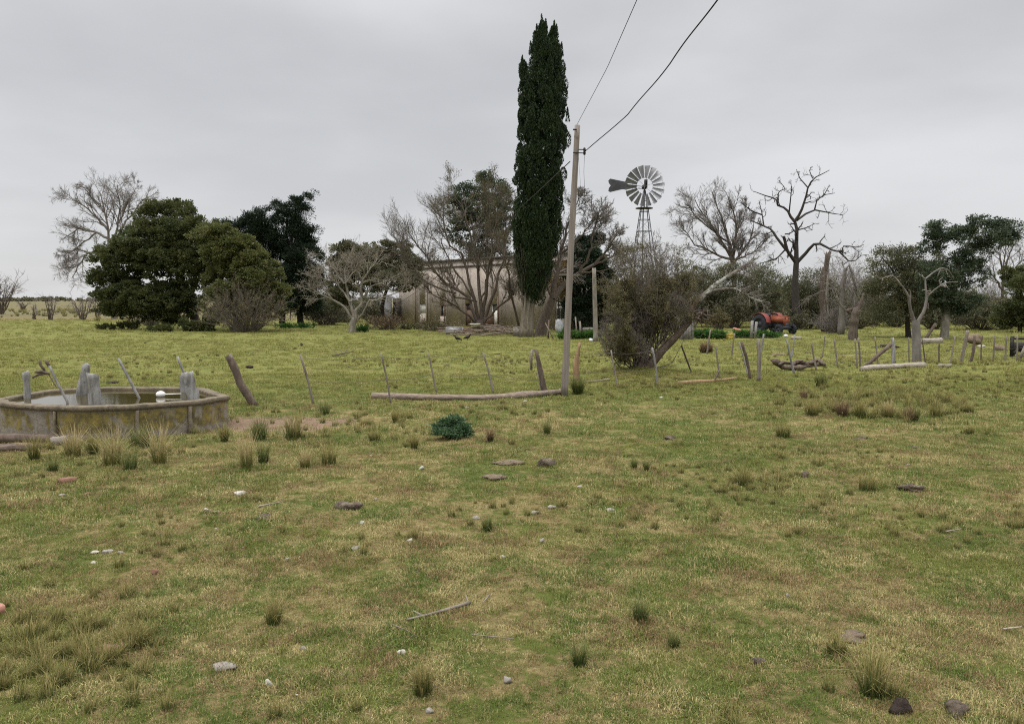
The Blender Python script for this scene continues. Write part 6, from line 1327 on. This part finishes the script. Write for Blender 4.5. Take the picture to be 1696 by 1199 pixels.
# ------------------------------------------------------------------ tractor
def tractor():
    M['orange'] = pm('faded_orange_paint', (.25, .065, .026), (.16, .045, .022), 5, .6, .2, c3=(.22, .085, .045), t3=(.52, .68), s3=4)
    M['red'] = pm('faded_red_paint', (.21, .035, .024), (.14, .028, .02), 5, .6, .2); M['rubber'] = pm('tyre_rubber', (.025, .027, .032), (.015, .016, .02), 6, .85, .4); M['chassis'] = pm('greasy_chassis', (.04, .042, .05), (.022, .024, .03), 6, .6, .3)
    b_ = P(1280, 553, 53.); b_[2] = 0; t = empty('tractor', b_, 'old orange tractor parked under the scrub trees', 'tractor')
    th = R(-64); c, s_ = cos(th), sin(th)      # local +x is forward: towards the camera and to the right
    Wd = lambda p: np.array([(p_[0] * c - p_[1] * s_ + b_[0], p_[0] * s_ + p_[1] * c + b_[1], p_[2]) for p_ in np.atleast_2d(p)])
    def bx(mb, c0, size, tap=None):
        x, y, z = np.array(size) / 2; v = np.array([(a * x, bb * y, d * z) for d in (-1, 1) for bb in (-1, 1) for a in (-1, 1)], float)
        if tap: v[4:, 1] *= tap
        mb.add(Wd(v + np.array(c0)), [(0, 2, 3, 1), (4, 5, 7, 6), (0, 1, 5, 4), (2, 6, 7, 3), (0, 4, 6, 2), (1, 3, 7, 5)])
    mb = MB(); bx(mb, (.62, 0, .98), (1.15, .50, .40), .86); bx(mb, (.62, 0, 1.21), (1.18, .36, .06)); mb.build('hood', M['orange'], t)
    o = None; mb = MB(); bx(mb, (1.22, 0, .88), (.06, .54, .56)); gr = mb.build('nose', M['orange'], t)
    mb = MB(); [bx(mb, (1.257, y_, 1.08), (.012, .12, .08)) for y_ in (-.17, .17)]
    mb.build('headlight', M['chassis'], t)
    mb = MB(); bx(mb, (.45, 0, .60), (1.7, .30, .34)); bx(mb, (-.35, 0, .62), (.7, .45, .5)); bx(mb, (1.2, 0, .46), (.25, .5, .2)); bx(mb, (1.15, 0, .40), (.1, 1.3, .1)); mb.build('chassis', M['chassis'], t)
    mb = MB(); bx(mb, (-.28, 0, 1.02), (.42, .46, .08)); bx(mb, (-.48, 0, 1.22), (.07, .46, .36)); mb.build('seat', M['chassis'], t)
    mb = MB(); a_ = np.linspace(0, 2 * pi, 20); ring = Wd(np.stack([.14 + .06 * np.sin(a_), .19 * np.cos(a_), 1.32 + .16 * np.sin(a_)], 1)); mb.tube(ring, .014, 6, cap=False); mb.tube(Wd([(.3, 0, 1.1), (.12, 0, 1.32)]), .018, 6); mb.build('steering_wheel', M['chassis'], t)
    mb = MB(); mb.tube(Wd([(.75, .14, 1.2), (.75, .14, 1.75)]), .03, 8); mb.build('exhaust', M['rust'], t)
    def wheel(x_, y_, r_, w_, nm):
        o_ = MB(); n = 30; pr = [(.62, -.5), (.9, -.5), (1, -.32), (1, .32), (.9, .5), (.62, .5), (.62, -.5)]
        a = np.arange(n) * 2 * pi / n; V_ = np.array([[(x_ + r_ * q * cos(u), y_ + w_ * k, r_ + r_ * q * sin(u)) for u in a] for q, k in pr]).reshape(-1, 3)
        i = np.arange(len(pr) * n).reshape(len(pr), n); nx = np.roll(i, -1, 1); o_.add(Wd(V_), np.stack([i[:-1], nx[:-1], nx[1:], i[1:]], -1).reshape(-1, 4))
        for k in range(n): u = k * 2 * pi / n; z_ = 1 if k % 2 else -1; o_.tube(Wd([(x_ + r_ * 1.0 * cos(u), y_, r_ + r_ * 1.0 * sin(u)), (x_ + r_ * cos(u + .12), y_ + z_ * w_ * .5, r_ + r_ * sin(u + .12))]), .022, 4)
        wh = o_.build('wheel', M['rubber'], t); LOCS[wh.name] = LOCS[t.name]
        rm = MB(); a2 = np.arange(n) * 2 * pi / n; pr2 = [(.64, -.45), (.6, -.2), (.25, -.1), (.22, -.3), (.001, -.3)]
        for sg in (1, -1):
            V_ = np.array([[(x_ + r_ * q * cos(u), y_ + sg * w_ * k, r_ + r_ * q * sin(u)) for u in a2] for q, k in pr2]).reshape(-1, 3); i = np.arange(len(pr2) * n).reshape(len(pr2), n); nx = np.roll(i, -1, 1); rm.add(Wd(V_), np.stack([i[:-1], nx[:-1], nx[1:], i[1:]], -1).reshape(-1, 4))
        rm.build('rim', M['chassis'], wh)
    for sg in (-1, 1):
        wheel(-.45, sg * .72, .66, .36, 'rear'); wheel(1.15, sg * .62, .33, .17, 'front')
        a = np.linspace(.15, 2.4, 10); mb = MB(); inn = np.stack([-.45 + .74 * np.cos(a), np.full(10, sg * .46), .66 + .74 * np.sin(a)], 1); out = inn.copy(); out[:, 1] = sg * .88
        i = np.arange(9)[:, None]; V_ = Wd(np.vstack([inn, out, inn + (0, 0, .02), out + (0, 0, .02)])); mb.add(V_, np.vstack([i + [0, 10, 11, 1], i + [20, 21, 31, 30], i + [10, 30, 31, 11], i + [0, 1, 21, 20]])); mb.build('fender', M['red'], t)
    mb = MB(); bx(mb, (.02, 0, 1.08), (.1, .44, .42)); mb.build('dashboard', M['red'], t)
tractor()

# ------------------------------------------------------------------ windmill
def windmill():
    Y = 76.; k = Y / F; M['galv'] = pm('galvanised_steel', (.30, .30, .305), (.20, .20, .205), 1.5, .5, .1, metal=.35); M['steel_dark'] = pm('dark_steel', (.085, .085, .09), (.05, .05, .052), 2, .6, .1, metal=.3)
    top = P(1067, 345, Y); b_ = top.copy(); b_[2] = 0; wm = empty('windmill', b_, 'tall steel farm windpump with bladed wheel and furled tail vane', 'windmill')
    tw = empty_parent = None
    hb_, ht = 1.75, .32; ztop = top[2]; legs = []
    for sx, sy in ((-1, -1), (1, -1), (1, 1), (-1, 1)):
        mb = MB(); a0 = b_ + (sx * hb_, sy * hb_, 0); a1 = np.array((b_[0] + sx * ht, b_[1] + sy * ht, ztop)); mb.tube([a0, a1], .042, 6); mb.build('leg', M['steel_dark'], wm); legs.append((a0, a1))
    mb = MB()
    for f in (.08, .3, .5, .66, .80, .90, .97):
        ring = [a0 + (a1 - a0) * f for a0, a1 in legs]
        for i in range(4): mb.tube([ring[i], ring[(i + 1) % 4]], .028, 4)
    fs = (.08, .3, .5, .66, .80, .90)
    for f0, f1 in zip(fs[:-1], fs[1:]):
        for i in range(4):
            p0 = legs[i][0] + (legs[i][1] - legs[i][0]) * f0; p1 = legs[(i + 1) % 4][0] + (legs[(i + 1) % 4][1] - legs[(i + 1) % 4][0]) * f1; p2 = legs[(i + 1) % 4][0] + (legs[(i + 1) % 4][1] - legs[(i + 1) % 4][0]) * f0; p3 = legs[i][0] + (legs[i][1] - legs[i][0]) * f1
            mb.tube([p0, p1], .009, 4); mb.tube([p2, p3], .009, 4)
    mb.build('bracing', M['steel_dark'], wm)
    mb = MB(); mb.tube([b_ + (-.1, 0, 0), b_ + (-.1, 0, ztop)], .06, 8); mb.build('pump_pipe', M['steel_dark'], wm)
    mb = MB(); lathe(mb, (b_[0], b_[1], ztop), [(.001, -.05), (.85, -.05), (.85, .02), (.001, .02)], 12); mb.build('platform', M['steel_dark'], wm)
    mb = MB(); hub = P(1067.5, 310, Y); 
    for sx, sy in ((-1, -1), (1, -1), (1, 1), (-1, 1)): mb.tube([(b_[0] + sx * .3, b_[1] + sy * .3, ztop), (hub[0] + sx * .08, hub[1] + sy * .08, hub[2] - .3)], .035, 5)
    mb.tube([(b_[0], b_[1], ztop), (hub[0], hub[1], hub[2])], .06, 6)
    for f in (.35, .65): z_ = ztop + (hub[2] - ztop) * f; w_ = .3 - .22 * f; [mb.tube([(b_[0] + a * w_, b_[1] + c * w_, z_), (b_[0] + a2 * w_, b_[1] + c2 * w_, z_)], .02, 4) for a, c, a2, c2 in ((-1, -1, 1, -1), (1, -1, 1, 1), (1, 1, -1, 1), (-1, 1, -1, -1))]
    mb.build('stub_tower', M['steel_dark'], wm)
    mb = MB(); ball(mb, hub, .24, sq=(1.2, 1.5, 1)); mb.box(hub + (.12, 0, .35), (.28, .3, .7)); mb.tube([hub, hub + (0, -.75, 0)], .07, 8); mb.build('gearbox', M['iron'], wm)
    # wheel facing the camera
    wc = P(1066, 310, Y) + (0, -.75, 0); ro, ri = 32.5 * k, 13. * k; n = 18
    rimo = MB()
    for r_, y_ in ((ri * 1.02, .02), (ro * .93, .06), (ro * .62, .04)):
        a = np.linspace(0, 2 * pi, 49); rimo.tube(np.stack([wc[0] + r_ * np.cos(a), np.full(49, wc[1] + y_ + .08), wc[2] + r_ * np.sin(a)], 1), .016, 4, cap=False)
    for i in range(6): a = i * pi / 3 + .3; rimo.tube([wc + (0, .1, 0), wc + (cos(a) * ro * .93, .12, sin(a) * ro * .93)], .014, 4)
    rimo.build('wheel_rings', M['galv'], wm)
    for i in range(n):
        a = i * 2 * pi / n + .06; er = np.array((cos(a), 0, sin(a))); et = np.array((-sin(a), 0, cos(a))); ey = np.array((0, 1., 0)); rows = []
        for f in np.linspace(0, 1, 4):
            r_ = ri + (ro - ri) * f; w_ = (r_ * 2 * pi / n) * .80
            rows.append([wc + er * r_ + et * w_ * (u_ - .5) * .93 + ey * (w_ * (u_ - .5) * .75 + .06 * math.sin(u_ * pi)) for u_ in np.linspace(0, 1, 6)])
        V_ = np.array(rows).reshape(-1, 3); ii_ = np.arange(24).reshape(4, 6); Q_ = np.stack([ii_[:-1, :-1], ii_[:-1, 1:], ii_[1:, 1:], ii_[1:, :-1]], -1).reshape(-1, 4)
        mb = MB(); mb.add(V_, Q_); mb.build('blade', M['galv'], wm, smooth=True)
    # tail
    ty = .25; mb = MB(); mb.tube([hub + (0, ty, .08), P(1038, 306, Y) + (0, ty, 0)], .03, 5); mb.tube([hub + (0, ty, -.18), P(1038, 309, Y) + (0, ty, 0)], .025, 5); mb.build('tail_boom', M['steel_dark'], wm)
    ol = [(1040, 301.5), (1011, 295.5), (1008, 299), (1009, 303), (1012, 307), (1009, 311), (1008, 316), (1011, 318), (1030, 313.5), (1040, 313)]; mb = MB()
    fr = np.array([P(a, c, Y) + (0, ty - .02, 0) for a, c in ol]); cc_ = P(1026, 307.3, Y); n_ = len(ol)
    for dy in (0, .04): mb.add(np.vstack([fr + (0, dy, 0), [cc_ + (0, ty - .02 + dy, 0)]]), [(i, (i + 1) % n_, n_) for i in range(n_)])
    mb.add(np.vstack([fr, fr + (0, .04, 0)]), [(i, (i + 1) % n_, n_ + (i + 1) % n_, n_ + i) for i in range(n_)]); mb.build('tail_vane', M['steel_dark'], wm)
windmill()

# ------------------------------------------------------------------ far country: tree line on the horizon
rs = np.random.RandomState(6); V_, Q_ = crown([(np.array((x_, 1250 + rs.uniform(-60, 60), rs.uniform(1.5, 3.5))), np.array((rs.uniform(12, 34), 12, rs.uniform(1., 3.)))) for x_ in np.r_[rs.uniform(-1050, -420, 60), rs.uniform(-420, 1100, 60)]], 30000, 3.2, .7, rs, 4., 30)
tag(link('distant_treeline', mesh_from('distant_treeline', V_, Q_), M['leaf_scrub']), 'faint far tree line on the left horizon', 'trees', kind='stuff')
